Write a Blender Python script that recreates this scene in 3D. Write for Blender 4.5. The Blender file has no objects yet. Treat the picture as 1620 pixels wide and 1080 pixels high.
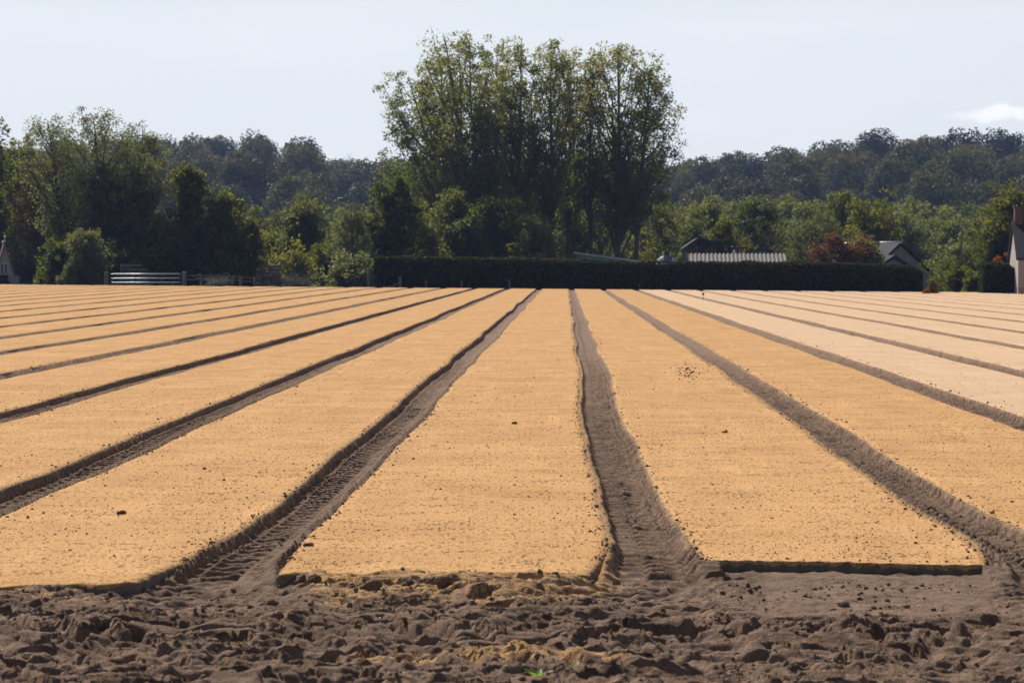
import bpy, bmesh, math, random
import numpy as np
from mathutils import Vector, Matrix

random.seed(7)
RNG = np.random.default_rng(7)
scene = bpy.context.scene
COL = scene.collection

# ------------------------------------------------------------------ camera
CAM_H = 1.35
F_PX = 3825.0                      # focal length in pixels of the 1620 px wide photograph
cam_d = bpy.data.cameras.new("camera")
cam = bpy.data.objects.new("camera", cam_d)
COL.objects.link(cam)
cam_d.sensor_width = 36.0
cam_d.lens = 36.0 * F_PX / 1620.0
cam_d.clip_start = 0.1
cam_d.clip_end = 6000.0
YAW = math.atan(86 / F_PX)         # turned a little to the left of the rows
PITCH = math.atan(121 / F_PX)      # tilted a little down
cam.location = (0, 0, CAM_H)
cam.rotation_euler = (math.radians(90) - PITCH, 0, YAW)
cam_d.dof.use_dof = True
cam_d.dof.focus_distance = 19.0
cam_d.dof.aperture_fstop = 9.0
scene.camera = cam

# ------------------------------------------------------------------ sky and sun
SUN_EL = math.radians(39)
SUN_AZ = math.radians(-27)         # from +Y towards -X: behind the scene, a little to the left
world = bpy.data.worlds.new("World")
scene.world = world
world.use_nodes = True
wt = world.node_tree
bg = wt.nodes["Background"]
sky = wt.nodes.new("ShaderNodeTexSky")
sky.sky_type = 'NISHITA'
sky.sun_disc = False
sky.sun_elevation = SUN_EL
sky.sun_rotation = SUN_AZ
sky.altitude = 100
sky.air_density = 1.0
sky.dust_density = 0.6
sky.ozone_density = 2.0
SKY_STRENGTH = 0.055
bg.inputs[1].default_value = SKY_STRENGTH

def wnode(kind, **kw):
    n = wt.nodes.new(kind)
    for k, v in kw.items():
        setattr(n, k, v)
    return n
tc = wnode("ShaderNodeTexCoord")
# faint high streaks everywhere and one small white cloud low on the right
mp = wnode("ShaderNodeMapping"); mp.inputs["Scale"].default_value = (3.0, 3.0, 22.0)
mp.inputs["Rotation"].default_value = (0.0, 0.06, 0.0)
wt.links.new(tc.outputs["Generated"], mp.inputs[0])
nz = wnode("ShaderNodeTexNoise"); nz.inputs["Scale"].default_value = 1.6
nz.inputs["Detail"].default_value = 6; nz.inputs["Roughness"].default_value = 0.55
wt.links.new(mp.outputs[0], nz.inputs["Vector"])
rp = wnode("ShaderNodeMapRange"); rp.inputs[1].default_value = 0.50; rp.inputs[2].default_value = 0.80
rp.inputs[3].default_value = 0.0; rp.inputs[4].default_value = 0.15
wt.links.new(nz.outputs[0], rp.inputs[0])
def pix_dir(px, py):
    v = Vector(((px - 810) / F_PX, -(py - 540) / F_PX, -1.0))
    v.rotate(cam.rotation_euler)
    return v.normalized()
cd = pix_dir(1592, 180)
sub = wnode("ShaderNodeVectorMath", operation='SUBTRACT'); sub.inputs[1].default_value = cd
wt.links.new(tc.outputs["Generated"], sub.inputs[0])
n2 = wnode("ShaderNodeTexNoise"); n2.inputs["Scale"].default_value = 90.0; n2.inputs["Detail"].default_value = 5
wt.links.new(tc.outputs["Generated"], n2.inputs["Vector"])
n2c = wnode("ShaderNodeVectorMath", operation='SUBTRACT'); n2c.inputs[1].default_value = (0.5, 0.5, 0.5)
wt.links.new(n2.outputs["Color"], n2c.inputs[0])
n2s = wnode("ShaderNodeVectorMath", operation='SCALE'); n2s.inputs["Scale"].default_value = 0.011
wt.links.new(n2c.outputs[0], n2s.inputs[0])
addw = wnode("ShaderNodeVectorMath", operation='ADD')
wt.links.new(sub.outputs[0], addw.inputs[0]); wt.links.new(n2s.outputs[0], addw.inputs[1])
cm = wnode("ShaderNodeVectorMath", operation='MULTIPLY'); cm.inputs[1].default_value = (42.0, 42.0, 330.0)
wt.links.new(addw.outputs[0], cm.inputs[0])
ln = wnode("ShaderNodeVectorMath", operation='LENGTH'); wt.links.new(cm.outputs[0], ln.inputs[0])
cr = wnode("ShaderNodeMapRange", interpolation_type='SMOOTHSTEP')
cr.inputs[1].default_value = 0.35; cr.inputs[2].default_value = 1.25
cr.inputs[3].default_value = 0.60; cr.inputs[4].default_value = 0.0
wt.links.new(ln.outputs["Value"], cr.inputs[0])
mx = wnode("ShaderNodeMath", operation='MAXIMUM')
wt.links.new(rp.outputs[0], mx.inputs[0]); wt.links.new(cr.outputs[0], mx.inputs[1])
mix = wnode("ShaderNodeMix", data_type='RGBA')
mix.inputs["B"].default_value = (17.5, 17.6, 17.8, 1)
wt.links.new(mx.outputs[0], mix.inputs["Factor"])
# pale horizon haze that thins out with height
sep = wnode("ShaderNodeSeparateXYZ"); wt.links.new(tc.outputs["Generated"], sep.inputs[0])
vr = wnode("ShaderNodeMapRange", interpolation_type='SMOOTHSTEP')
vr.inputs[1].default_value = 0.07; vr.inputs[2].default_value = 0.36
vr.inputs[3].default_value = 0.92; vr.inputs[4].default_value = 0.0
wt.links.new(sep.outputs[2], vr.inputs[0])
veil = wnode("ShaderNodeMix", data_type='RGBA'); veil.inputs["B"].default_value = (7.9, 8.35, 8.85, 1)
wt.links.new(vr.outputs[0], veil.inputs["Factor"]); wt.links.new(sky.outputs[0], veil.inputs["A"])
# the haze glows most on the sun's side and is dimmer with the sun at one's back
dp = wnode("ShaderNodeVectorMath", operation='DOT_PRODUCT')
dp.inputs[1].default_value = (math.sin(SUN_AZ) * math.cos(SUN_EL), math.cos(SUN_AZ) * math.cos(SUN_EL), math.sin(SUN_EL))
wt.links.new(tc.outputs["Generated"], dp.inputs[0])
dr = wnode("ShaderNodeMapRange"); dr.inputs[1].default_value = -0.7; dr.inputs[2].default_value = 0.68
dr.inputs[3].default_value = 0.16; dr.inputs[4].default_value = 1.0
wt.links.new(dp.outputs["Value"], dr.inputs[0])
vs_ = wnode("ShaderNodeVectorMath", operation='SCALE'); vs_.inputs[0].default_value = (12.65, 13.35, 14.0)
wt.links.new(dr.outputs[0], vs_.inputs["Scale"]); wt.links.new(vs_.outputs[0], veil.inputs["B"])
wt.links.new(veil.outputs["Result"], mix.inputs["A"])
wt.links.new(mix.outputs["Result"], bg.inputs[0])

sun_d = bpy.data.lights.new("sun", 'SUN')
sun_d.energy = 5.0
sun_d.angle = math.radians(0.53)
sun_d.color = (1.0, 0.945, 0.86)
sun = bpy.data.objects.new("sun", sun_d)
COL.objects.link(sun)
sdir = Vector((math.sin(SUN_AZ) * math.cos(SUN_EL), math.cos(SUN_AZ) * math.cos(SUN_EL), math.sin(SUN_EL)))
sun.rotation_euler = sdir.to_track_quat('Z', 'Y').to_euler()
sun.location = sdir * 50

scene.view_settings.view_transform = 'Standard'
scene.view_settings.look = 'None'
scene.view_settings.exposure = 0.3
scene.view_settings.gamma = 1.0
scene.view_settings.use_curve_mapping = False
try:
    scene.cycles.volume_max_steps = 64
    scene.cycles.volume_bounces = 0
    scene.cycles.max_bounces = 6
    scene.cycles.transparent_max_bounces = 4
except Exception:
    pass

# ------------------------------------------------------------------ numpy noise
def _hash(ix, iy, seed):
    h = (ix.astype(np.int64) * 374761393 + iy.astype(np.int64) * 668265263 + seed * 1442695041) & 0xFFFFFFFF
    h = ((h ^ (h >> 13)) * 1274126177) & 0xFFFFFFFF
    h = (h ^ (h >> 16)) & 0xFFFFFFFF
    return h / 4294967295.0
def vnoise(x, y, seed=0):
    x = np.asarray(x, float); y = np.asarray(y, float)
    ix = np.floor(x); iy = np.floor(y); fx = x - ix; fy = y - iy
    u = fx * fx * fx * (fx * (fx * 6 - 15) + 10); v = fy * fy * fy * (fy * (fy * 6 - 15) + 10)
    def g(i, j, dx, dy):
        a = _hash(ix + i, iy + j, seed) * 2 * np.pi
        return np.cos(a) * dx + np.sin(a) * dy
    n00 = g(0, 0, fx, fy); n10 = g(1, 0, fx - 1, fy)
    n01 = g(0, 1, fx, fy - 1); n11 = g(1, 1, fx - 1, fy - 1)
    return ((n00 * (1 - u) + n10 * u) * (1 - v) + (n01 * (1 - u) + n11 * u) * v) * 1.5
def fbm(x, y, octv=4, seed=0, gain=0.5):
    s = 0; a = 1.0; t = 0
    for o in range(octv):
        s = s + a * vnoise(x * (2.03 ** o) + 17.3 * o, y * (2.03 ** o) - 9.1 * o, seed + o); t += a; a *= gain
    return s / t * 1.6
def worley(x, y, seed=0):
    ix = np.floor(x); iy = np.floor(y); best = np.full(np.shape(x), 9.0)
    for i in (-1, 0, 1):
        for j in (-1, 0, 1):
            px = ix + i + _hash(ix + i, iy + j, seed); py = iy + j + _hash(ix + i, iy + j, seed + 77)
            best = np.minimum(best, np.hypot(px - x, py - y))
    return best
def sstep(a, b, x):
    t = np.clip((x - a) / (b - a), 0, 1); return t * t * (3 - 2 * t)

# ------------------------------------------------------------------ helpers
def tag(o, label=None, cat=None, group=None, kind=None):
    if label: o['label'] = label
    if cat: o['category'] = cat
    if group: o['group'] = group
    if kind: o['kind'] = kind
    return o
def mesh_np(name, V, F, mat, parent=None, smooth=True, attrs=None, colors=None):
    V = np.asarray(V, np.float32); F = np.asarray(F, np.int32)
    me = bpy.data.meshes.new(name)
    me.vertices.add(len(V)); me.vertices.foreach_set("co", V.ravel())
    n, k = F.shape
    me.loops.add(n * k); me.loops.foreach_set("vertex_index", F.ravel())
    me.polygons.add(n)
    me.polygons.foreach_set("loop_start", np.arange(0, n * k, k, dtype=np.int32))
    me.polygons.foreach_set("loop_total", np.full(n, k, np.int32))
    if smooth:
        me.polygons.foreach_set("use_smooth", np.ones(n, bool))
    me.update(calc_edges=True)
    if attrs:
        for an, av in attrs.items():
            a = me.attributes.new(an, 'FLOAT', 'POINT'); a.data.foreach_set("value", np.asarray(av, np.float32).ravel())
    me.materials.append(mat)
    o = bpy.data.objects.new(name, me); COL.objects.link(o)
    if parent is not None: o.parent = parent
    return o
def grid_faces(nr, nc):
    r = np.arange(nr - 1)[:, None]; c = np.arange(nc - 1)[None, :]
    a = (r * nc + c).ravel()
    return np.stack([a, a + 1, a + nc + 1, a + nc], 1)
def empty(name, loc, rz=0.0):
    o = bpy.data.objects.new(name, None); COL.objects.link(o)
    o.empty_display_size = 0.3
    o.location = loc; o.rotation_euler = (0, 0, rz); return o
def bm_obj(name, bm, mat, parent=None, smooth=False):
    me = bpy.data.meshes.new(name); bmesh.ops.recalc_face_normals(bm, faces=bm.faces[:]); bm.to_mesh(me); bm.free()
    if smooth:
        for p in me.polygons: p.use_smooth = True
    me.materials.append(mat)
    o = bpy.data.objects.new(name, me); COL.objects.link(o)
    if parent is not None: o.parent = parent
    return o
def bx(bm, x0, x1, y0, y1, z0, z1, rot=None):
    vs = [bm.verts.new((x, y, z)) for x in (x0, x1) for y in (y0, y1) for z in (z0, z1)]
    for f in ((0,1,3,2),(4,6,7,5),(0,4,5,1),(2,3,7,6),(0,2,6,4),(1,5,7,3)):
        bm.faces.new([vs[i] for i in f])
    return vs
def prism(bm, pts, y0, y1):
    a = [bm.verts.new((x, y0, z)) for x, z in pts]; b = [bm.verts.new((x, y1, z)) for x, z in pts]
    bm.faces.new(a); bm.faces.new(b[::-1])
    n = len(pts)
    for i in range(n):
        bm.faces.new([a[i], b[i], b[(i + 1) % n], a[(i + 1) % n]])
def tube_bm(bm, p, q, r0, r1, n=7):
    p = Vector(p); q = Vector(q); d = (q - p).normalized()
    u = d.orthogonal().normalized(); w = d.cross(u)
    A = [bm.verts.new(p + (u * math.cos(t) + w * math.sin(t)) * r0) for t in [2 * math.pi * i / n for i in range(n)]]
    B = [bm.verts.new(q + (u * math.cos(t) + w * math.sin(t)) * r1) for t in [2 * math.pi * i / n for i in range(n)]]
    for i in range(n): bm.faces.new([A[i], A[(i + 1) % n], B[(i + 1) % n], B[i]])
    bm.faces.new(A[::-1]); bm.faces.new(B)

# ------------------------------------------------------------------ materials
class NT:
    def __init__(s, name):
        s.m = bpy.data.materials.new(name); s.m.use_nodes = True; s.t = s.m.node_tree
        s.b = s.t.nodes["Principled BSDF"]; s.b.inputs["Roughness"].default_value = 0.9
        try: s.b.inputs["Specular IOR Level"].default_value = 0.2
        except Exception: pass
        s.co = s.t.nodes.new("ShaderNodeNewGeometry").outputs["Position"]
    def n(s, kind, **kw):
        x = s.t.nodes.new(kind)
        for k, v in kw.items(): setattr(x, k, v)
        return x
    def l(s, a, b): s.t.links.new(a, b)
    def noise(s, scale, detail=4, rough=0.6, vec=None, stretch=None):
        x = s.n("ShaderNodeTexNoise"); x.inputs["Scale"].default_value = scale
        x.inputs["Detail"].default_value = detail; x.inputs["Roughness"].default_value = rough
        v = vec or s.co
        if stretch:
            mm = s.n("ShaderNodeVectorMath", operation='MULTIPLY'); mm.inputs[1].default_value = stretch
            s.l(v, mm.inputs[0]); v = mm.outputs[0]
        s.l(v, x.inputs["Vector"]); return x.outputs[0]
    def rng(s, v, a, b, c=0.0, d=1.0, smooth=False):
        x = s.n("ShaderNodeMapRange")
        if smooth: x.interpolation_type = 'SMOOTHSTEP'
        for i, q in enumerate((a, b, c, d)): x.inputs[i + 1].default_value = q
        s.l(v, x.inputs[0]); return x.outputs[0]
    def mixc(s, f, A, B):
        x = s.n("ShaderNodeMix", data_type='RGBA')
        for nm, q in (("Factor", f), ("A", A), ("B", B)):
            if isinstance(q, (tuple, list)): x.inputs[nm].default_value = (*q[:3], 1)
            elif isinstance(q, float): x.inputs[nm].default_value = q
            else: s.l(q, x.inputs[nm])
        return x.outputs["Result"]
    def math(s, op, a, b=0.0):
        x = s.n("ShaderNodeMath", operation=op)
        for i, q in enumerate((a, b)):
            if isinstance(q, (int, float)): x.inputs[i].default_value = q
            else: s.l(q, x.inputs[i])
        return x.outputs[0]
    def attr(s, name):
        x = s.n("ShaderNodeAttribute"); x.attribute_name = name; return x.outputs["Fac"]
    def bump(s, h, dist, strength=1.0, prev=None):
        x = s.n("ShaderNodeBump"); x.inputs["Distance"].default_value = dist; x.inputs["Strength"].default_value = strength
        s.l(h, x.inputs["Height"])
        if prev is not None: s.l(prev, x.inputs["Normal"])
        return x.outputs[0]

def make_soil(name):
    k = NT(name)
    big = k.noise(2.2, 5); mid = k.noise(14, 5); fine = k.noise(90, 4, 0.7)
    c = k.mixc(k.rng(mid, 0.3, 0.7), (0.165, 0.104, 0.070), (0.315, 0.210, 0.146))
    c = k.mixc(k.rng(fine, 0.42, 0.70, 0.0, 0.8), c, (0.350, 0.240, 0.172))
    c = k.mixc(k.rng(big, 0.50, 0.72, 0.0, 0.65), c, (0.088, 0.060, 0.042))
    # orange sand fallen on the soil
    g = k.noise(26, 5, 0.65); sa = k.attr("sand")
    f = k.rng(k.math('ADD', sa, k.math('MULTIPLY', k.math('SUBTRACT', g, 0.5), 1.5)), 0.42, 0.60)
    f = k.math('MULTIPLY', f, k.rng(sa, 0.02, 0.15))
    c = k.mixc(f, c, k.mixc(k.rng(fine, 0.3, 0.7), (0.40, 0.225, 0.100), (0.66, 0.41, 0.20)))
    k.l(c, k.b.inputs["Base Color"]); k.b.inputs["Roughness"].default_value = 1.0
    k.b.inputs["Specular IOR Level"].default_value = 0.08
    n = k.bump(mid, 0.03, 0.8); n = k.bump(fine, 0.014, 1.0, n)
    k.l(n, k.b.inputs["Normal"]); return k.m
def make_sand(name, lo, hi, speck, specks):
    k = NT(name)
    g = k.noise(130, 4, 0.75, stretch=(1.0, 0.35, 1.0)); g2 = k.noise(44, 4, 0.7, stretch=(1.0, 0.30, 1.0)); big = k.noise(1.1, 5, 0.6)
    band = k.noise(5.0, 4, 0.6, stretch=(0.5, 1.0, 1.0))
    c = k.mixc(k.rng(g, 0.38, 0.60), lo, hi)
    c = k.mixc(k.rng(big, 0.40, 0.66, 0.0, 0.42), c, tuple(x * 0.84 for x in lo))
    lane = k.noise(3.2, 4, 0.6, stretch=(1.6, 0.10, 1.0))
    c = k.mixc(k.rng(lane, 0.52, 0.70, 0.0, 0.30), c, tuple(min(1, x * 1.08) for x in hi))
    damp = k.noise(0.33, 3, 0.6); c = k.mixc(k.rng(damp, 0.50, 0.66, 0.0, 0.22), c, lo)
    # dark crumbs of soil lying in the sand
    thr = k.math('ADD', k.math('MULTIPLY', g2, 0.75), k.math('MULTIPLY', band, 0.30))
    sp = k.rng(thr, specks, specks + 0.05)
    c = k.mixc(k.math('MULTIPLY', sp, 0.8), c, speck)
    sp2 = k.rng(k.noise(85, 2, 0.8, stretch=(1.0, 0.30, 1.0)), 0.57, 0.66, 0.0, 0.75)
    c = k.mixc(sp2, c, tuple(x * 0.42 for x in lo))
    # soil showing through along the broken edge
    e = k.attr("edge")                       # metres from the edge
    en = k.noise(24, 5, 0.75)
    ef = k.rng(k.math('SUBTRACT', e, k.math('MULTIPLY', k.math('SUBTRACT', en, 0.47), 0.14)), -0.002, 0.010, 1.0, 0.0)
    c = k.mixc(ef, c, k.mixc(g, (0.16, 0.12, 0.09), (0.28, 0.215, 0.165)))
    k.l(c, k.b.inputs["Base Color"]); k.b.inputs["Roughness"].default_value = 1.0
    k.b.inputs["Specular IOR Level"].default_value = 0.05
    n = k.bump(g2, 0.006, 0.8); n = k.bump(g, 0.004, 1.0, n)
    k.l(n, k.b.inputs["Normal"]); return k.m
M_SOIL = make_soil("dry_soil")
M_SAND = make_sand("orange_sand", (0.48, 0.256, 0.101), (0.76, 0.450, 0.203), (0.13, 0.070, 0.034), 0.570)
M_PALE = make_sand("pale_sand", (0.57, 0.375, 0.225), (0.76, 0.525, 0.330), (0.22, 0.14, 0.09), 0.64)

def flat(name, col, rough=0.8, nscale=6.0, var=0.25, bump=0.01, metal=0.0, spec=0.3, stretch=None):
    k = NT(name); nn = k.noise(nscale, 5, 0.65, stretch=stretch)
    c = k.mixc(k.rng(nn, 0.3, 0.7), tuple(x * (1 - var) for x in col), tuple(min(1, x * (1 + var)) for x in col))
    k.l(c, k.b.inputs["Base Color"]); k.b.inputs["Roughness"].default_value = rough
    k.b.inputs["Metallic"].default_value = metal; k.b.inputs["Specular IOR Level"].default_value = spec
    k.l(k.bump(nn, bump, 0.6), k.b.inputs["Normal"]); return k.m
def leaf_mat(name, dark, light, warm, transl=0.35, gloss=0.35):
    k = NT(name)
    a = k.attr("tint"); b = k.attr("warm")
    c = k.mixc(a, dark, light); c = k.mixc(b, c, warm)
    k.l(c, k.b.inputs["Base Color"]); k.b.inputs["Roughness"].default_value = 0.6
    k.b.inputs["Specular IOR Level"].default_value = gloss * 0.35
    tr = k.n("ShaderNodeBsdfTranslucent")
    tcx = k.n("ShaderNodeMix", data_type='RGBA', blend_type='MULTIPLY'); tcx.inputs["Factor"].default_value = 1.0
    k.l(c, tcx.inputs["A"]); tcx.inputs["B"].default_value = (1.5, 1.5, 0.7, 1)
    k.l(tcx.outputs["Result"], tr.inputs["Color"])
    ms = k.n("ShaderNodeMixShader"); ms.inputs[0].default_value = transl
    k.l(k.b.outputs[0], ms.inputs[1]); k.l(tr.outputs[0], ms.inputs[2])
    k.l(ms.outputs[0], k.t.nodes["Material Output"].inputs[0]); return k.m
M_POP = leaf_mat("poplar_leaf", (0.079, 0.100, 0.029), (0.165, 0.186, 0.054), (0.317, 0.237, 0.056), 0.56, 0.6)
M_DARK = leaf_mat("dark_leaf", (0.040, 0.056, 0.016), (0.112, 0.134, 0.031), (0.251, 0.205, 0.040), 0.5)
M_MID = leaf_mat("mid_leaf", (0.077, 0.093, 0.032), (0.158, 0.173, 0.058), (0.290, 0.224, 0.056), 0.5)
M_LIGHT = leaf_mat("willow_leaf", (0.085, 0.110, 0.045), (0.150, 0.175, 0.075), (0.20, 0.17, 0.07), 0.38)
M_BROWN = leaf_mat("turning_leaf", (0.106, 0.084, 0.034), (0.172, 0.143, 0.049), (0.224, 0.128, 0.045), 0.38)
M_GREY = leaf_mat("grey_green_leaf", (0.106, 0.118, 0.058), (0.198, 0.211, 0.106), (0.251, 0.218, 0.101), 0.40, 0.5)
M_RED = leaf_mat("red_leaf", (0.080, 0.034, 0.022), (0.16, 0.065, 0.040), (0.17, 0.10, 0.04), 0.4)
M_YEL = leaf_mat("yellow_leaf", (0.12, 0.115, 0.022), (0.20, 0.18, 0.04), (0.22, 0.13, 0.03), 0.35)
M_ORANGE = leaf_mat("orange_leaf", (0.28, 0.07, 0.025), (0.42, 0.12, 0.05), (0.45, 0.2, 0.05), 0.3)
M_HEDGE = leaf_mat("hedge_leaf", (0.018, 0.028, 0.011), (0.050, 0.070, 0.020), (0.085, 0.050, 0.026), 0.25, 0.15)
M_HILL = leaf_mat("hill_leaf", (0.045, 0.058, 0.022), (0.100, 0.112, 0.040), (0.17, 0.12, 0.055), 0.30, 0.2)
M_HILL2 = leaf_mat("hill_leaf_deep", (0.026, 0.040, 0.019), (0.050, 0.068, 0.028), (0.09, 0.075, 0.035), 0.2, 0.2)
M_BARK = flat("bark", (0.085, 0.072, 0.058), 0.95, 9, 0.4, 0.02)
M_BARKL = flat("pale_bark", (0.15, 0.135, 0.11), 0.95, 9, 0.4, 0.02)
M_WOOD = flat("weathered_wood", (0.20, 0.17, 0.145), 0.9, 12, 0.35, 0.01, stretch=(1, 1, 0.15))
M_DWOOD = flat("dark_wood", (0.045, 0.036, 0.032), 0.9, 12, 0.35, 0.01)
M_ZINC = flat("galvanised_steel", (0.80, 0.81, 0.80), 0.40, 4, 0.08, 0.002, metal=0.15, spec=0.8)
M_WIRE = flat("wire", (0.12, 0.115, 0.11), 0.8, 4, 0.2, 0.001, metal=0.6)
M_GRASS = flat("grass_ground", (0.060, 0.075, 0.028), 1.0, 1.2, 0.4, 0.05)
M_HGROUND = flat("wood_floor", (0.030, 0.036, 0.018), 1.0, 0.5, 0.4, 0.1)
M_RENDER = flat("grey_render", (0.33, 0.30, 0.29), 0.95, 1.5, 0.15, 0.01)
M_CREAM = flat("cream_render", (0.52, 0.42, 0.36), 0.95, 1.5, 0.1, 0.01)
M_SLATE = flat("slate_roof", (0.044, 0.038, 0.044), 0.85, 5, 0.3, 0.02, spec=0.12, stretch=(1, 1, 3))
M_TILE = flat("red_tile_roof", (0.17, 0.065, 0.050), 0.85, 5, 0.35, 0.03)
M_BRICK = flat("chimney_brick", (0.12, 0.075, 0.06), 0.95, 8, 0.35, 0.02)
M_FIBRE = flat("fibre_cement_sheet", (0.135, 0.105, 0.098), 0.85, 2.5, 0.30, 0.01)
M_PALESHEET = flat("pale_roof_sheet", (0.55, 0.54, 0.52), 0.5, 3, 0.15, 0.005, spec=0.5)
M_WHITE = flat("white_sheet", (0.78, 0.78, 0.78), 0.4, 3, 0.06, 0.005, spec=0.5)
M_BLUE = flat("blue_grey_panel", (0.17, 0.21, 0.27), 0.6, 3, 0.2, 0.005)
M_GLASS = flat("window_glass", (0.03, 0.035, 0.05), 0.1, 2, 0.1, 0.0, spec=0.8)
M_STONE = flat("dry_stone", (0.15, 0.125, 0.105), 0.95, 3, 0.7, 0.02)
M_TRACK = M_SOIL

# ------------------------------------------------------------------ field geometry
SP = 1.795                                   # spacing of the wheel tracks
C0 = 0.335
FIELD_END = 136.0
def tilt(X, Y):
    return -0.0078 * np.clip(X, -70, 70) * sstep(25, 125, Y)
def centre(n, Y):
    Y = np.asarray(Y, float)
    d = -0.045 * sstep(20, 120, Y) + (-0.075 if n == -1 else 0.05) * sstep(14, 10.2, Y)
    return C0 + n * SP + d + 0.048 * vnoise(Y / 9.0 + 31.7 * n, Y * 0 + n * 3.1, 5) + 0.018 * vnoise(Y / 2.2 + 11.7 * n, Y * 0 + n, 6)
def halfw(n, Y, side):
    Y = np.asarray(Y, float)
    w = 0.178 + 0.032 * vnoise(Y / 4.0 + 7.7 * n, Y * 0 + 13 * side, 8) + 0.010 * vnoise(Y / 0.7 + n, Y * 0 + side, 9)
    w = w + (0.009 * vnoise(Y / 0.16 + n, Y * 0 + side * 5, 10) + 0.009 * vnoise(Y / 0.06 + n, Y * 0 + side * 5, 11)) * sstep(60, 20, Y)
    return w + 0.05 * sstep(12.5, 10.3, Y) + 0.07 * sstep(11.0, 9.8, Y) * (1 if side < 0 else 0.5)
def track_h(n, X, Y):
    """height of the wheel track, 0 = sand level"""
    c = centre(n, Y); u = (X - c)
    L = halfw(n, Y, -1); R = halfw(n, Y, 1)
    un = np.where(u < 0, u / L, u / R)
    depth = 0.075 + 0.012 * vnoise(Y / 6 + n * 5, Y * 0, 12)
    s = -1 if n < 0 else 1                   # the deeper side
    wall = 0.16
    lw = sstep(-1.03, -1.03 + wall + (0.0 if s < 0 else 0.22), un); rw = sstep(1.03, 1.03 - wall - (0.45 if s < 0 else 0.12), un)
    base = -depth * np.minimum(lw, rw)
    base = base + (0.007 * vnoise(Y / 0.05, u / 0.30, 19) + 0.009 * np.sin(2 * np.pi * (Y / 0.0875 + 0.8 * un))) * sstep(0.70, 0.85, np.abs(un)) * sstep(40, 20, Y)
    # second pass beside the first: low ridge and a shallower smooth lane
    base = base + 0.020 * sstep(-0.02, 0.35, s * -un) * (np.abs(un) < 1.0) + 0.012 * np.exp(-((un - s * 0.62) / 0.06) ** 2)
    lug_zone = sstep(-0.22, -0.05, s * un) * sstep(0.98, 0.85, s * un)
    lug2 = sstep(0.15, 0.3, -s * un) * sstep(0.85, 0.7, -s * un) * 0.45
    ph = (Y + 0.10 * un * un + 0.07 * un * s + 0.006 * vnoise(X / 0.08, Y / 0.08, 18)) / (0.155 if n % 2 else 0.175) + 0.15 * vnoise(Y / 2.2, X * 0 + n, 14)
    fr = ph - np.floor(ph); rib = 0.85 * np.exp(-((fr - 0.5) / 0.19) ** 2) - 0.35
    amp = 0.052 * (0.72 + 0.40 * sstep(-0.25, 0.35, vnoise(Y / 1.6 + n, un * 1.2, 15)))
    base = base + (lug_zone + lug2) * amp * (1.0 if n < 0 else 1.3) * rib * sstep(45, 25, Y)
    rough = 0.006 * fbm(X / 0.10, Y / 0.10, 3, 16) + 0.004 * vnoise(X / 0.04, Y / 0.05, 17)
    return base + rough * (np.abs(un) < 1.05)

# where each bed of sand begins, nearest the camera
def bed_start(n, X):
    """n = index of the track on the bed's left"""
    X = np.asarray(X, float)
    if n <= -2:
        y = 9.92 + 0.22 * sstep(-2.6, -1.9, X) + 0.75 * sstep(-1.98, -1.55, X) ** 1.5
        y = y + 0.10 * vnoise(X / 0.35, X * 0, 21) + 0.05 * vnoise(X / 0.08, X * 0, 22)
    elif n == -1:
        y = 10.52 + 0.08 * vnoise(X / 0.25, X * 0, 23) + 0.05 * vnoise(X / 0.07, X * 0, 24)
    elif n == 0:
        y = 10.98 - 0.09 * sstep(0.9, 1.9, X) + 0.022 * np.abs(np.sin(X * 33 + 0.6 * np.sin(X * 7))) + 0.02 * vnoise(X / 0.3, X * 0, 25)
    else:
        y = 10.7 + 0.05 * vnoise(X / 0.3, X * 0, 26)
    return y

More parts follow.
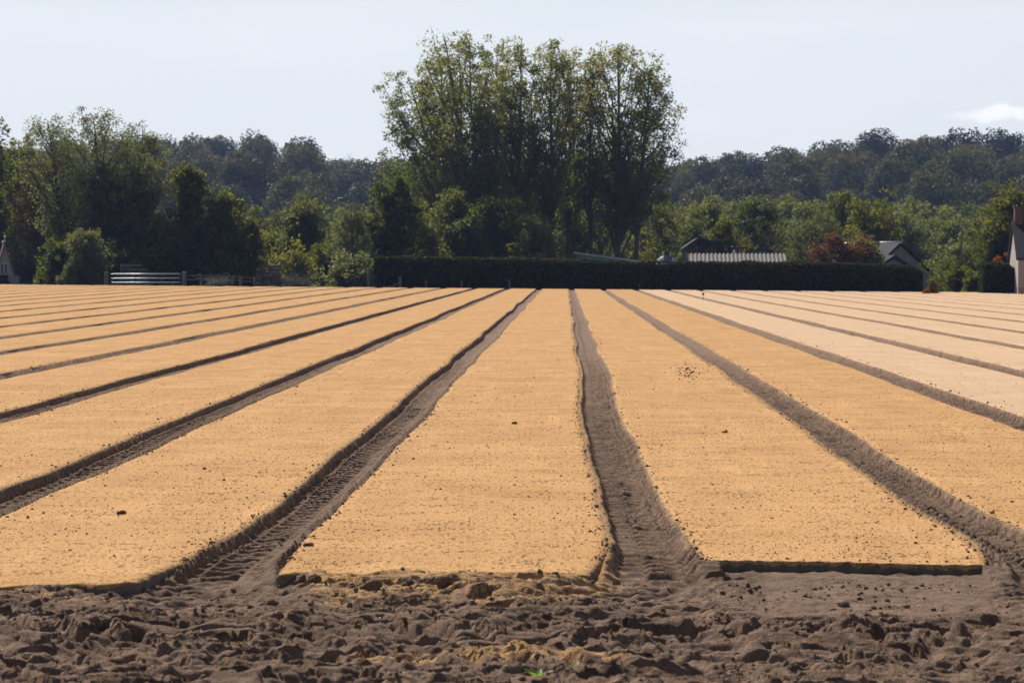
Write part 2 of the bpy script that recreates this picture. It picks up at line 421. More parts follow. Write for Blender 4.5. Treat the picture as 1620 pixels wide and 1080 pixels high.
def field_height(X, Y):
    """soil surface for the headland and the mouths of the tracks"""
    wx = X + 0.05 * vnoise(X / 0.22, Y / 0.22, 41); wy = Y + 0.05 * vnoise(X / 0.22 + 9, Y / 0.22, 42)
    big = 0.050 * fbm(wx / 0.80, wy / 0.50, 3, 43)
    w1 = worley(wx / 0.42, wy / 0.26, 44); w2 = worley(wx / 0.14, wy / 0.11, 45)
    broken = sstep(-0.22, 0.25, fbm(X / 0.75 + 3, Y / 0.42, 3, 65))          # where the crust is broken up
    lump = 0.042 * np.clip(0.60 - w1, 0, 1) + (0.004 + 0.030 * broken) * np.clip(0.55 - w2, 0, 1)
    # ledges: the crust ends in small steps that face the camera
    q = fbm(wx / 0.85, wy / 0.30, 4, 66) * 3.2
    fr = q - np.floor(q); ledge = 0.036 * (sstep(0.0, 0.16, fr) - fr)
    hole = -0.072 * sstep(0.34, 0.50, fbm(wx / 0.22 + 7, wy / 0.15, 2, 67)) 
    sharp = 0.010 * broken * np.clip(1 - np.abs(fbm(wx / 0.14, wy / 0.08, 2, 64)) * 3, -0.5, 1)
    small = (0.0015 + 0.008 * broken) * fbm(X / 0.045, Y / 0.045, 4, 47, 0.6)
    wind = 0.005 * np.sin(2 * np.pi * (wy + 0.3 * wx) / 0.045) * (1 - broken) * sstep(-0.1, 0.3, vnoise(X / 0.5, Y / 0.2, 68))
    rough = big + lump + ledge + hole + sharp + small + wind - 0.015
    # lug prints left by turning wheels, in two bands that cross the headland
    for (yc, slope, w, per, sd) in ((8.24, 0.03, 0.16, 0.172, 1), (8.9, -0.05, 0.20, 0.16, 2)):
        dd = Y - yc - slope * X - 0.04 * vnoise(X / 0.9, X * 0, 48 + sd)
        band = np.exp(-(dd / w) ** 2)
        on = sstep(-0.15, 0.2, vnoise(X / 0.8 + sd * 7, X * 0 + 1.5, 60 + sd) + (0.1 if sd == 1 else 0.0))
        cut = sstep(0.25, 0.75, np.sin(2 * np.pi * (X + 0.5 * dd) / per) * 0.5 + 0.5)
        rough = rough * (1 - 0.45 * band * on) + band * on * (0.035 - 0.075 * cut * sstep(-0.08, 0.02, dd))
    # curved lug prints of the turning tractor
    for (xa, xb, ya, yb, bend, w, per, k_) in ((0.36, 0.42, 7.2, 9.9, 0.10, 0.17, 0.115, 1), (-1.50, -2.25, 7.4, 9.9, 0.25, 0.16, 0.10, 2), (1.75, 1.05, 7.2, 9.3, -0.15, 0.17, 0.12, 3), (-0.55, -0.95, 7.2, 8.9, 0.12, 0.15, 0.11, 4)):
        t_ = np.clip((Y - ya) / (yb - ya), 0, 1); xc = xb + (xa - xb) * t_ + bend * np.sin(np.pi * t_)
        dx_ = (X - xc) / w
        m_ = sstep(1.1, 0.75, np.abs(dx_)) * sstep(ya - 0.1, ya + 0.1, Y) * sstep(yb + 0.1, yb - 0.1, Y) * sstep(-0.35, 0.1, vnoise(X / 0.6 + k_, Y / 0.6, 69))
        f_ = (Y + 0.09 * dx_ ** 2 * np.sign(dx_ + 0.2)) / per; f_ = f_ - np.floor(f_)
        pr = -0.035 + 0.030 * np.exp(-((f_ - 0.5) / 0.2) ** 2) + 0.25 * rough + 0.02 * np.exp(-((np.abs(dx_) - 0.95) / 0.15) ** 2)
        rough = rough * (1 - 0.8 * m_) + pr * 0.8 * m_
    # right: flat bench in front of the cut bed, then a second small step
    b = sstep(0.62, 0.95, X) * sstep(9.60, 9.66, Y + 0.03 * vnoise(X / 0.15, X * 0, 49) + 0.02 * vnoise(X / 0.04, X * 0, 50) + 0.05 * sstep(1.9, 1.4, X))
    bench = -0.043 + 0.012 * fbm(X / 0.16, Y / 0.14, 4, 51, 0.6) + 0.006 * lump / 0.05
    flatr = sstep(0.62, 0.95, X) * sstep(9.2, 9.5, Y)
    h = rough - 0.035
    h = h * (1 - 0.5 * flatr) - 0.045 * flatr
    h = h * (1 - b) + bench * b
    # middle: rough slope down from the sand
    m = sstep(-1.25, -1.1, X) * sstep(0.22, 0.05, X) * sstep(9.35, 10.5, Y)
    h = h * (1 - m) + m * (0.60 * rough - 0.022 + 0.022 * sstep(10.1, 10.5, Y))
    # left
    m = sstep(-1.7, -1.95, X) * sstep(9.4, 9.95, Y)
    h = h * (1 - m) + m * (0.60 * rough - 0.012)
    # mound in the nearest soil
    h = h + 0.05 * sstep(8.3, 7.5, Y)
    # the tracks run out on to the headland
    for n in (-4, -3, -2, -1, 0, 1, 2):
        c = centre(n, Y); flare = 0.20 + 0.28 * sstep(10.9, 9.7, Y)
        d = np.abs(X - c + (0.18 if n == -1 else -0.12) * sstep(10.6, 9.4, Y))
        m = sstep(flare * 1.35, flare * 0.8, d) * sstep(9.3, 10.3, Y)
        arc = Y + 0.55 * (X - c) ** 2 / 0.3
        ribs = np.abs(np.sin(np.pi * arc / 0.13)) - 0.5
        t = -0.082 + 0.034 * sstep(0.14, 0.34, np.abs(X - c)) + 0.026 * ribs + 0.018 * fbm(X / 0.09, Y / 0.08, 3, 55) + 0.02 * m * 0
        h = h * (1 - m) + t * m
        t2 = track_h(n, X, Y); inside = sstep(10.5, 11.0, Y) * (np.abs(X - c) < 0.30)
        h = np.where(np.abs(X - c) < 0.30, h * (1 - inside) + t2 * inside, h)
    # under the beds
    under = np.zeros_like(X)
    for n in range(-5, 4):
        l = centre(n, Y) + halfw(n, Y, 1) + 0.01; r = centre(n + 1, Y) - halfw(n + 1, Y, -1) - 0.01
        ins = (X > l) & (X < r) & (Y > bed_start(n, X) + 0.015)
        under = np.where(ins, 1, under)
    h = np.where(under > 0, np.minimum(h, -0.045), h)
    return h

# headland soil
def spaced(fine0, fine1, step, out0, out1, growth=1.12):
    a = list(np.arange(fine0, fine1 + step, step)); s = step; x = a[-1]
    while x < out1: s *= growth; x += s; a.append(x)
    s = step; x = fine0; b = []
    while x > out0: s *= growth; x -= s; b.append(x)
    return np.array(b[::-1] + a)
xs = spaced(-3.1, 2.7, 0.0115, -14, 14); ys = spaced(7.3, 11.62, 0.0106, 1.5, 11.6, 1.06)
XX, YY = np.meshgrid(xs, ys)
HH = field_height(XX, YY)
sand = np.zeros_like(XX)
sand += (0.50 * sstep(9.5, 10.0, YY) + 0.45 * sstep(10.2, 10.55, YY)) * sstep(-1.2, -1.05, XX) * sstep(0.3, 0.1, XX)
sand += 0.80 * sstep(-1.1, -0.5, XX) * sstep(0.3, 0.1, XX) * np.exp(-((YY - 8.42 - 0.03 * XX) / 0.13) ** 2)
sand += 0.40 * sstep(-3, -2.0, XX) * sstep(-1.6, -2.0, XX) * sstep(9.55, 9.9, YY)
sand += 0.22 * np.clip(vnoise(XX / 0.5, YY / 0.3, 71) + 0.1, 0, 1)
sand += 0.25 * np.exp(-((XX - centre(0, YY) + 0.13) / 0.07) ** 2) * sstep(9.8, 10.5, YY)
mesh_np("headland_soil", np.stack([XX.ravel(), YY.ravel(), HH.ravel()], 1), grid_faces(len(ys), len(xs)), M_SOIL,
        attrs={"sand": sand})
tag(bpy.data.objects["headland_soil"], "churned dark grey brown soil of the headland with wheel prints", kind='structure')

def rows_from(y0, y1, base, p):
    out = [y0]; y = y0
    while y < y1:
        y += max(base, base * (y / 10.0) ** p); out.append(min(y, y1))
    return np.array(out)
def enter(X):            # first distance at which a line at X can be seen (with a margin)
    k = 0.235 if X < 0 else 0.200
    return max(0.0, abs(X) / k - 8.0 - abs(X) * 0.8)
N_L, N_R = -22, 17
for n in range(N_L, N_R + 1):
    Xc = C0 + n * SP
    near = abs(n) <= 3
    y0 = 11.5 if abs(n) <= 4 else max(10.5, enter(Xc))
    rows = np.concatenate([np.arange(y0, 24, 0.0185), np.arange(24, 36, 0.032), rows_from(36, FIELD_END, 0.05, 1.3)]) if near else rows_from(y0, FIELD_END, 0.07, 1.25)
    nc = 29 if near else 13
    u = np.linspace(-1, 1, nc)
    Y = np.repeat(rows[:, None], nc, 1)
    c = centre(n, Y); wl = halfw(n, Y, -1) + 0.035; wr = halfw(n, Y, 1) + 0.035
    X = c + np.where(u[None, :] < 0, u[None, :] * wl, u[None, :] * wr)
    Z = track_h(n, X, Y) - 0.008
    un = np.where(X < c, (X - c) / halfw(n, Y, -1), (X - c) / halfw(n, Y, 1))
    Z = np.where(np.abs(un) > 0.99, np.minimum(Z, -0.010), Z) + tilt(X, Y)
    s = 0.10 + 0.14 * sstep(0.75, 1.0, un if n >= 0 else -un) \
        + ((0.30 * sstep(-0.35, -0.8, un)) if n in (0, 1) else 0)
    s = s + 0.22 * sstep(0.80, 1.0, np.abs(un))
    o = mesh_np("wheel_track", np.stack([X.ravel(), Y.ravel(), Z.ravel()], 1), grid_faces(len(rows), nc), M_TRACK, attrs={"sand": np.broadcast_to(s, X.shape)})
    tag(o, kind='structure')
for n in range(N_L, N_R):
    Xc = C0 + (n + 0.5) * SP
    near = -4 <= n <= 3
    nc = 64 if n == 0 else 35 if near else 13
    u = np.linspace(0, 1, nc); u = np.concatenate([[0], 0.5 - 0.5 * np.cos(np.pi * u) * 0.6 - 0.5 * (1 - 2 * u) * 0.4, [1]])
    u = np.clip(u, 0, 1)
    if abs(n) <= 4:
        y0 = None
    rows = rows_from(10.0 if abs(n) <= 4 else max(10.5, enter(Xc)), FIELD_END, 0.032 if near else 0.09, 1.5)
    rows[0] += 1e-4
    t = (rows - rows[0]) / (FIELD_END - rows[0])
    L = centre(n, rows) + halfw(n, rows, 1); R = centre(n + 1, rows) - halfw(n + 1, rows, -1)
    X = L[:, None] * (1 - u) + R[:, None] * u
    Y = np.repeat(rows[:, None], len(u), 1)
    if abs(n) <= 4:
        st = bed_start(n, X[0])
        for _ in range(2):
            st = bed_start(n, X[0])
        fall = np.exp(-(rows - rows[0]) / 2.0)[:, None]
        Y = Y + (st[None, :] - rows[0]) * fall
    ds = np.minimum(X - L[:, None], R[:, None] - X)
    dend = Y - (bed_start(n, X) if abs(n) <= 4 else 0)
    e = np.minimum(ds, np.clip(dend, 0, 9) * (1.0 if n != 0 else 3.0) + 0.002)
    e = np.maximum(e, 0)
    Z = 0.007 * fbm(X / 1.3, Y / 3.0, 3, 31) + 0.0014 * fbm(X / 0.10, Y / 0.20, 3, 32) * sstep(70, 40, Y)
    Z = Z - 0.016 * np.exp(-e / 0.018) + 0.003 * np.exp(-((e - 0.05) / 0.03) ** 2)
    if n == 0: Z = Z + (0.014 * np.abs(vnoise(X / 0.05, Y * 0 + 3, 35)) + 0.006 * vnoise(X / 0.02, Y * 0, 36)) * np.exp(-np.clip(dend, 0, 9) / 0.04)
    Z = Z + tilt(X, Y)
    # skirt all round
    ring = np.zeros_like(Z); ring[:, 0] = ring[:, -1] = 1; ring[0, :] = 1
    Z2 = np.where(ring > 0, Z - 0.075, Z)
    X2 = X.copy(); Y2 = Y.copy()
    X2[:, 0] -= 0.004; X2[:, -1] += 0.004
    X2[0, :] = X2[1, :]; Y2[1, :] = Y2[0, :] + 0.004
    V = np.stack([X2.ravel(), Y2.ravel(), Z2.ravel()], 1)
    # the sand layer is thin: where the skirt drops it shows soil (edge 0)
    e2 = np.where(ring > 0, -0.16, e)
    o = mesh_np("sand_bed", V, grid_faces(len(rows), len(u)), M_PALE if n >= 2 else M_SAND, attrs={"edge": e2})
    tag(o, kind='structure')

# ------------------------------------------------------------------ land beyond
def sky_y(px):
    return np.interp(px, [-900, 0, 250, 330, 540, 565, 600, 760, 900, 1080, 1180, 1380, 1620, 2400],
                     [225, 232, 232, 226, 234, 272, 272, 262, 262, 266, 245, 222, 224, 235])
HILL_Y = 600.0
def hill_top(X, Y):
    px = 896 + X / np.maximum(Y, 200) * F_PX
    return (419 - sky_y(px)) / (F_PX / HILL_Y) + CAM_H - 12.0
def land(X, Y):
    X = np.asarray(X, float); Y = np.asarray(Y, float)
    z = tilt(X, Y) - 0.24 - 0.25 * sstep(200, 300, Y)
    hz = hill_top(X, Y) * sstep(330, HILL_Y, Y) + 1.2 * fbm(X / 60, Y / 60, 3, 81) * sstep(340, 420, Y)
    return z + hz
gx = np.concatenate([np.arange(-480, -80, 10), np.arange(-80, 80, 4), np.arange(80, 481, 10)]).astype(float)
gy = np.concatenate([np.arange(-25, 170, 5), np.arange(170, 330, 10)]).astype(float)
GX, GY = np.meshgrid(gx, np.append(gy, 330.0))
mesh_np("meadow", np.stack([GX.ravel(), GY.ravel(), land(GX, GY).ravel()], 1), grid_faces(GX.shape[0], len(gx)), M_GRASS)
tag(bpy.data.objects["meadow"], kind='structure')
GX, GY = np.meshgrid(gx, np.arange(330, 985, 12.0))
mesh_np("hillside", np.stack([GX.ravel(), GY.ravel(), land(GX, GY).ravel()], 1), grid_faces(GX.shape[0], len(gx)), M_HGROUND)
tag(bpy.data.objects["hillside"], kind='structure')

def at(px, dist):
    """world x on the ground seen in column px of the photograph, at that distance"""
    return (px - 896) / F_PX * dist
def hgt(py, dist):
    return (419 - py) / F_PX * dist + CAM_H
def gz(x, y): return float(land(np.array([x]), np.array([y]))[0])

# ------------------------------------------------------------------ trees
def leaf_tris(P, Nn, size, rng, elong=1.5):
    n = len(P)
    r = rng.normal(size=(n, 3)); nn = Nn + 0.9 * r; nn /= np.linalg.norm(nn, axis=1)[:, None]
    a = np.cross(nn, rng.normal(size=(n, 3))); a /= np.linalg.norm(a, axis=1)[:, None] + 1e-9
    b = np.cross(nn, a); s = size * rng.uniform(0.6, 1.35, n)[:, None]
    V = np.stack([P - a * s * 0.5 * elong, P + a * s * 0.1 * elong + b * s * 0.5, P + a * s * 0.5 * elong - b * s * 0.35], 1).reshape(-1, 3)
    return V
class Tubes:
    def __init__(s): s.V = []; s.F = []; s.n = 0
    def path(s, pts, rad, k=5):
        pts = np.asarray(pts, float); m = len(pts)
        d = np.gradient(pts, axis=0); d /= np.linalg.norm(d, axis=1)[:, None] + 1e-9
        ref = np.array([0.31, 0.95, 0.05]); u = np.cross(d, ref); u /= np.linalg.norm(u, axis=1)[:, None] + 1e-9
        w = np.cross(d, u); th = np.arange(k) * 2 * np.pi / k
        ring = pts[:, None, :] + (u[:, None, :] * np.cos(th)[None, :, None] + w[:, None, :] * np.sin(th)[None, :, None]) * np.asarray(rad)[:, None, None]
        s.V.append(ring.reshape(-1, 3))
        i = np.arange(m - 1)[:, None] * k; j = np.arange(k)[None, :]; j2 = (j + 1) % k
        f = np.stack([(i + j), (i + j2), (i + k + j2), (i + k + j)], -1).reshape(-1, 4) + s.n
        s.F.append(f); s.n += m * k
    def build(s, name, mat, parent): return mesh_np(name, np.concatenate(s.V), np.concatenate(s.F), mat, parent)

def grow(H, R, seed, lean=(0, 0), t0=0.25, limbs=26, up=0.9, prof='round', clus=4, cr=0.5, leaves=60, size=0.16, r0=0.18,
         gap=0.0, inner=0.15, stems=1, warmness=0.25, twigs=True, xs=1.0):
    """trunk with limbs; leaf clusters along the limbs. returns tubes, leaf verts, tint, warm"""
    rng = np.random.default_rng(seed); T = Tubes(); LP = []; LN = []; LT = []; LW = []
    def env(t):     # half width of the crown at height fraction t of crown
        if prof == 'round': return math.sqrt(max(0.02, 1 - (2 * t - 1) ** 2 * 0.93)) * (1.0 - 0.15 * t)
        if prof == 'cone': return (1.02 - t) ** 0.75 * (0.45 + 0.55 * min(1, t * 5))
        if prof == 'poplar': return min(1, 0.45 + t * 1.2) * math.sqrt(max(0.06, 1 - max(0, (t - 0.52) / 0.49) ** 2.7))
        if prof == 'dome': return math.sqrt(max(0.03, 1 - t * t * 0.97))
        if prof == 'vase': return (0.25 + 0.75 * t ** 0.7) * math.sqrt(max(0.05, 1 - max(0, (t - 0.6) / 0.42) ** 2))
        return 1
    for st in range(stems):
        off = np.array([rng.normal() * 0.25, rng.normal() * 0.25]) * (stems > 1) * R
        ln = np.array(lean) + (off * 1.3 if stems > 1 else 0)
        Hs = H * (1 if st == 0 else rng.uniform(0.75, 0.97)); m = 12; tt = np.linspace(0, 1, m)
        wob = np.cumsum(rng.normal(size=(m, 2)) * 0.022 * H / 10, 0) * tt[:, None]
        base = off * 0.35
        trunk = np.stack([base[0] + ln[0] * tt ** 1.3 + wob[:, 0], base[1] + ln[1] * tt ** 1.3 + wob[:, 1], tt * Hs * 0.96 - 0.1], 1)
        rad = r0 * (1 - tt) ** 0.8 * (1 if st == 0 else 0.75) + 0.015; rad[0] *= 1.25
        T.path(trunk, rad, 7)
        nl = int(limbs / stems)
        for i in range(nl):
            f = (i + rng.uniform(0, 1)) / nl
            tz = t0 + (1 - t0) * f
            # where the limb ends
            a = rng.uniform(0, 2 * np.pi) if i % 2 else (i * 2.399 + rng.uniform(-.4, .4))
            rr = R * env(f) * rng.uniform(0.55, 1.08) * (1 if stems == 1 else 0.75)
            start_t = max(0.10, tz - up * rr / H * rng.uniform(0.8, 1.3))
            p0 = np.array([np.interp(start_t, tt, trunk[:, k]) for k in range(3)])
            pe = np.array([np.interp(tz, tt, trunk[:, k]) for k in range(3)]) + np.array([math.cos(a) * rr * xs, math.sin(a) * rr, 0.03 * H * rng.normal() * 0.5])
            mid = (p0 + pe) / 2 + np.array([math.cos(a), math.sin(a), -0.6 * up]) * rr * 0.15
            q = np.linspace(0, 1, 6)[:, None]
            path = (1 - q) ** 2 * p0 + 2 * q * (1 - q) * mid + q * q * pe
            br = np.interp(start_t, tt, rad) * 0.45 * (1 - q[:, 0] * 0.85) + 0.008
            T.path(path, br, 4)
            tone = rng.uniform(0, 1); wtone = rng.uniform(0, 1) ** 2
            for c in range(clus):
                if rng.uniform() < gap: continue
                s = rng.uniform(inner, 1.0) ** 0.7
                pc = np.array([np.interp(s, q[:, 0], path[:, k]) for k in range(3)])
                offv = rng.normal(size=3) * np.array([1, 1, 0.9]) * cr * (0.9 if s < 0.95 else 0.3)
                cc = pc + offv
                if twigs and rng.uniform() < 0.6:
                    T.path(np.stack([pc, (pc + cc) / 2 + rng.normal(size=3) * 0.05, cc]), [0.018, 0.012, 0.006], 3)
                nL = max(4, int(leaves * rng.uniform(0.5, 1.5)))
                d = rng.normal(size=(nL, 3)); d /= np.linalg.norm(d, axis=1)[:, None]
                rad_l = cr * rng.uniform(0.15, 1.0, nL)[:, None] ** 0.6 * rng.uniform(0.7, 1.25)
                LP.append(cc + d * rad_l * np.array([1, 1, 0.8])); LN.append(d * 0.6)
                ct = 0.55 * tone + 0.45 * rng.uniform()
                LT.append(np.clip(ct + rng.normal(size=nL) * 0.22, 0, 1))
                LW.append(np.clip(warmness * (wtone * 0.8 + 0.25) + rng.normal(size=nL) * 0.12 * (warmness > 0), 0, 1))
    P = np.concatenate(LP); Nn = np.concatenate(LN); P[:, 2] = np.maximum(P[:, 2], 0.05)
    V = leaf_tris(P, Nn, size, rng)
    return T, V, np.repeat(np.concatenate(LT), 3), np.repeat(np.concatenate(LW), 3)

def tree(px, py_top, dist, wpx, seed, mat, name, label, cat, bark=None, leanpx=0, group=None, crown_px=None, **kw):
    x = at(px, dist); y = dist; z = gz(x, y)
    H = hgt(py_top, dist) - z; R = wpx / 2 / F_PX * dist
    root = empty(name, (x, y, z)); tag(root, label, cat, group)
    lean = (leanpx / F_PX * dist, 0)
    T, V, tn, wm = grow(H, R, seed, lean=lean, **kw)
    woody = "trunk" if name.endswith("tree") else "stem"
    T.build(woody, bark or M_BARK, root)
    n = len(V) // 3
    mesh_np("crown" if name.endswith("tree") else "foliage", V, np.arange(n * 3).reshape(-1, 3), mat, root, smooth=False, attrs={"tint": tn, "warm": wm})
    return root

# the clump of poplars in the middle
PK = dict(prof='poplar', up=2.6, size=0.155, cr=0.55, leaves=25, clus=9, r0=0.20, gap=0.05, twigs=True, inner=0.25)
def poplar(px, top, dist, w, seed, label, **kw):
    k = dict(PK); k.update(kw)
    return tree(px, top, dist, w, seed, M_POP, "poplar_tree", label, "tree", bark=M_BARKL, group="tall poplars behind the hedge", **k)
poplar(762, 42, 180, 178, 101, "largest poplar, the leafy peak left of the middle of the clump", leanpx=-26, t0=0.12, limbs=90, leaves=22, clus=11, r0=0.30, stems=2, warmness=0.3)
poplar(722, 104, 183, 150, 102, "poplar leaning out leftmost over the end of the clump", leanpx=-76, t0=0.20, limbs=70, clus=10, leaves=32, up=1.8, warmness=0.15)
poplar(756, 40, 178, 104, 112, "poplar with the blunt top right of the highest leafy peak", leanpx=-10, t0=0.2, limbs=56, clus=8, leaves=26, warmness=0.3)
poplar(715, 66, 184, 96, 113, "poplar standing between the outermost leaning one and the highest peak", leanpx=-20, t0=0.24, limbs=52, clus=8, leaves=24, warmness=0.3)
poplar(788, 56, 185, 112, 103, "slim poplar filling the clump right beside its highest peak", leanpx=2, t0=0.14, limbs=56, leaves=28, warmness=0.3)
poplar(822, 46, 181, 108, 104, "poplar with a narrow pointed top in the middle of the clump", leanpx=-4, t0=0.14, limbs=50, warmness=0.35)
poplar(869, 48, 179, 100, 105, "poplar with a bare grey lower trunk just left of the gap in the tops", leanpx=2, t0=0.34, limbs=50, warmness=0.45, inner=0.45)
poplar(898, 76, 184, 70, 106, "thin poplar under the dip in the tops of the clump", leanpx=4, t0=0.30, limbs=42, clus=8, warmness=0.5)
poplar(934, 74, 182, 60, 107, "slender see-through poplar right of the dip in the tops", leanpx=0, t0=0.32, limbs=38, clus=7, leaves=26, inner=0.4, warmness=0.45)
poplar(976, 50, 180, 136, 108, "tall yellowing poplar at the right end of the clump", leanpx=4, t0=0.32, limbs=72, clus=8, leaves=24, warmness=0.6, inner=0.40, r0=0.24)
poplar(1004, 88, 178, 118, 109, "poplar leaning right at the outer end with sky showing through it", leanpx=24, t0=0.34, limbs=64, clus=8, leaves=22, up=1.8, inner=0.40, warmness=0.35)
poplar(948, 150, 187, 100, 110, "shorter poplar standing inside the right half of the clump", leanpx=0, t0=0.34, limbs=30, clus=6, warmness=0.3, leaves=18, inner=0.5)
poplar(845, 120, 188, 110, 111, "shorter poplar at the back in the middle of the clump", leanpx=0, t0=0.10, limbs=44, clus=8, warmness=0.2)

UK = dict(prof='dome', up=0.8, size=0.17, cr=0.55, leaves=38, clus=6, r0=0.09, t0=0.12, limbs=34)
def shrub(px, top, dist, w, seed, mat, label, name="bush", cat="bush", **kw):
    k = dict(UK); k.update(kw)
    return tree(px, top, dist, w, seed, mat, name, label, cat, **k)
# under the poplars, behind the hedge
shrub(662, 338, 165, 92, 201, M_MID, "green bush with pale leaves above the left end of the hedge")
shrub(718, 300, 170, 110, 202, M_MID, "tall dark bush at the foot of the largest poplar", limbs=50)
shrub(770, 310, 172, 100, 203, M_MID, "dark bush between the foot of the largest poplar and the narrow one", limbs=46)
shrub(822, 318, 170, 90, 204, M_MID, "dark green bush beneath the middle of the poplar clump", limbs=40)
shrub(846, 352, 166, 60, 205, M_MID, "small yellow green bush left of the bare poplar trunk", warmness=0.6)
shrub(905, 332, 186, 90, 206, M_MID, "light green bush behind the thin poplar trunks", warmness=0.4, gap=0.2)
shrub(960, 345, 190, 100, 207, M_MID, "bush behind the poplar trunks above the long low shed roof", warmness=0.5, gap=0.25)
shrub(1040, 315, 192, 120, 208, M_MID, "loose olive bush right of the last poplar trunk", warmness=0.3, gap=0.2, limbs=40)
shrub(738, 345, 168, 70, 209, M_MID, "olive bush in front of the foot of the largest poplar", warmness=0.2)

# dark ivy clad tree left of the clump
tree(622, 283, 160, 100, 301, M_DARK, "oak_tree", "dense dark round tree rising at the left end of the long hedge", "tree", prof='round', t0=0.10, limbs=46, clus=8, up=0.7, cr=0.5, leaves=36, size=0.19, warmness=0.1)
tree(556, 322, 158, 66, 302, M_GREY, "birch_tree", "narrow grey green airy tree just left of the long hedge", "tree", bark=M_BARKL, prof='poplar', t0=0.06, limbs=48, clus=7, up=1.6, cr=0.4, leaves=26, size=0.13, gap=0.1)
tree(478, 326, 175, 96, 303, M_MID, "maple_tree", "mid green tree with a pointed top between the stone stack and the birch", "tree", prof='cone', t0=0.12, limbs=50, clus=8, cr=0.6, leaves=40, size=0.18, warmness=0.15)
tree(430, 372, 178, 90, 304, M_MID, "maple_tree", "lower light green tree left of the pointed mid green one", "tree", prof='dome', t0=0.12, limbs=40, clus=7, cr=0.6, leaves=40, size=0.18, warmness=0.25)
shrub(468, 398, 150, 50, 305, M_MID, "thin twiggy bush behind the brush heap", gap=0.35, leaves=18, warmness=0.5)
shrub(520, 395, 168, 90, 306, M_DARK, "dark scrub low between the pointed tree and the birch", limbs=30)
shrub(560, 412, 152, 60, 307, M_GREY, "low grey green scrub at the foot of the birch", limbs=24)
shrub(402, 400, 172, 60, 308, M_MID, "yellow green bush behind the stone stack", warmness=0.5)

# dark conical tree and its neighbour
tree(300, 262, 158, 110, 311, M_DARK, "hornbeam_tree", "dense dark green tree with a narrow top right of the gate", "tree", prof='cone', t0=0.06, limbs=70, clus=7, cr=0.5, leaves=23, size=0.20, warmness=0.35, r0=0.2)
tree(350, 308, 157, 100, 312, M_DARK, "hornbeam_tree", "dark green tree sloping down to the right beside the taller dark one", "tree", prof='cone', t0=0.06, limbs=58, clus=6, cr=0.5, leaves=23, size=0.20, warmness=0.45, r0=0.16)
shrub(386, 345, 159, 56, 313, M_DARK, "dark yellow tipped bush at the right foot of the dark trees", limbs=36, warmness=0.5)
shrub(262, 345, 162, 70, 314, M_GREY, "greyish bush in the gap left of the dense dark tree", limbs=30, gap=0.15)
# tall airy trees above the gate
AK = dict(prof='vase', up=1.6, size=0.125, cr=0.50, leaves=30, r0=0.2, clus=8, twigs=True, inner=0.45)
tree(166, 168, 160, 170, 321, M_GREY, "ash_tree", "tallest airy tree on the left with a thick dark trunk", "tree", **{**AK, 'limbs': 110, 't0': 0.26, 'stems': 2, 'r0': 0.26, 'warmness': 0.3})
tree(104, 176, 162, 120, 322, M_GREY, "ash_tree", "half bare tree with a thin trunk leaning left above the brown trees", "tree", **{**AK, 'limbs': 60, 't0': 0.34, 'leanpx': -30, 'leaves': 20, 'warmness': 0.4})
tree(222, 190, 164, 90, 323, M_GREY, "ash_tree", "sparse tree with bare twigs right of the tallest airy one", "tree", **{**AK, 'limbs': 54, 't0': 0.30, 'leaves': 20, 'warmness': 0.4})
tree(150, 250, 160, 120, 324, M_DARK, "ivy_clad_tree", "dark ivy clad tree around the trunk left of the gate", "tree", prof='round', t0=0.05, limbs=60, clus=7, cr=0.5, leaves=14, size=0.16, warmness=0.3)
tree(208, 262, 161, 120, 325, M_DARK, "ivy_clad_tree", "dark tree filling the space right above the gate", "tree", prof='round', t0=0.04, limbs=56, clus=7, cr=0.5, leaves=13, size=0.16, warmness=0.4)
tree(74, 250, 172, 104, 326, M_BROWN, "beech_tree", "brownish turning tree left of the thin leaning trunk", "tree", prof='round', t0=0.05, limbs=60, clus=8, cr=0.6, leaves=34, size=0.16, warmness=0.5)
tree(25, 225, 190, 120, 327, M_MID, "beech_tree", "green tree with a yellowish side behind the steep gabled house", "tree", prof='round', t0=0.05, limbs=70, clus=8, cr=0.7, leaves=40, size=0.19, warmness=0.3)
tree(-22, 178, 175, 60, 328, M_DARK, "cypress_tree", "dark narrow tree cut by the left edge of the photo", "tree", prof='poplar', t0=0.05, limbs=60, clus=7, cr=0.6, leaves=40, size=0.18)
tree(48, 300, 176, 90, 329, M_BROWN, "beech_tree", "low brown green tree right behind the steep gabled house", "tree", prof='dome', t0=0.05, limbs=50, clus=7, cr=0.6, leaves=36, size=0.16, warmness=0.35)
shrub(134, 362, 150, 56, 330, M_GREY, "tall silvery bush left of the gate", prof='poplar', limbs=46, clus=8, size=0.11, cr=0.35, leaves=34, t0=0.03)
shrub(95, 388, 152, 50, 331, M_DARK, "dark low bush between the silvery bush and the house", limbs=30)
shrub(52, 395, 170, 74, 332, M_BROWN, "brownish scrub beside the steep gabled house", limbs=36)
shrub(108, 420, 149, 30, 333, M_GREY, "small grey bush at the foot of the silvery one", limbs=16, size=0.1, cr=0.25)
shrub(180, 400, 153, 50, 334, M_DARK, "dark bush just behind the left gate post", limbs=30)
shrub(240, 405, 156, 110, 335, M_DARK, "low dark scrub behind the gate", limbs=44)
shrub(62, 437, 148, 8, 336, M_DARK, "tiny clipped dark shrub by the pale yard right of the house", limbs=14, size=0.06, cr=0.10, leaves=20, clus=4)

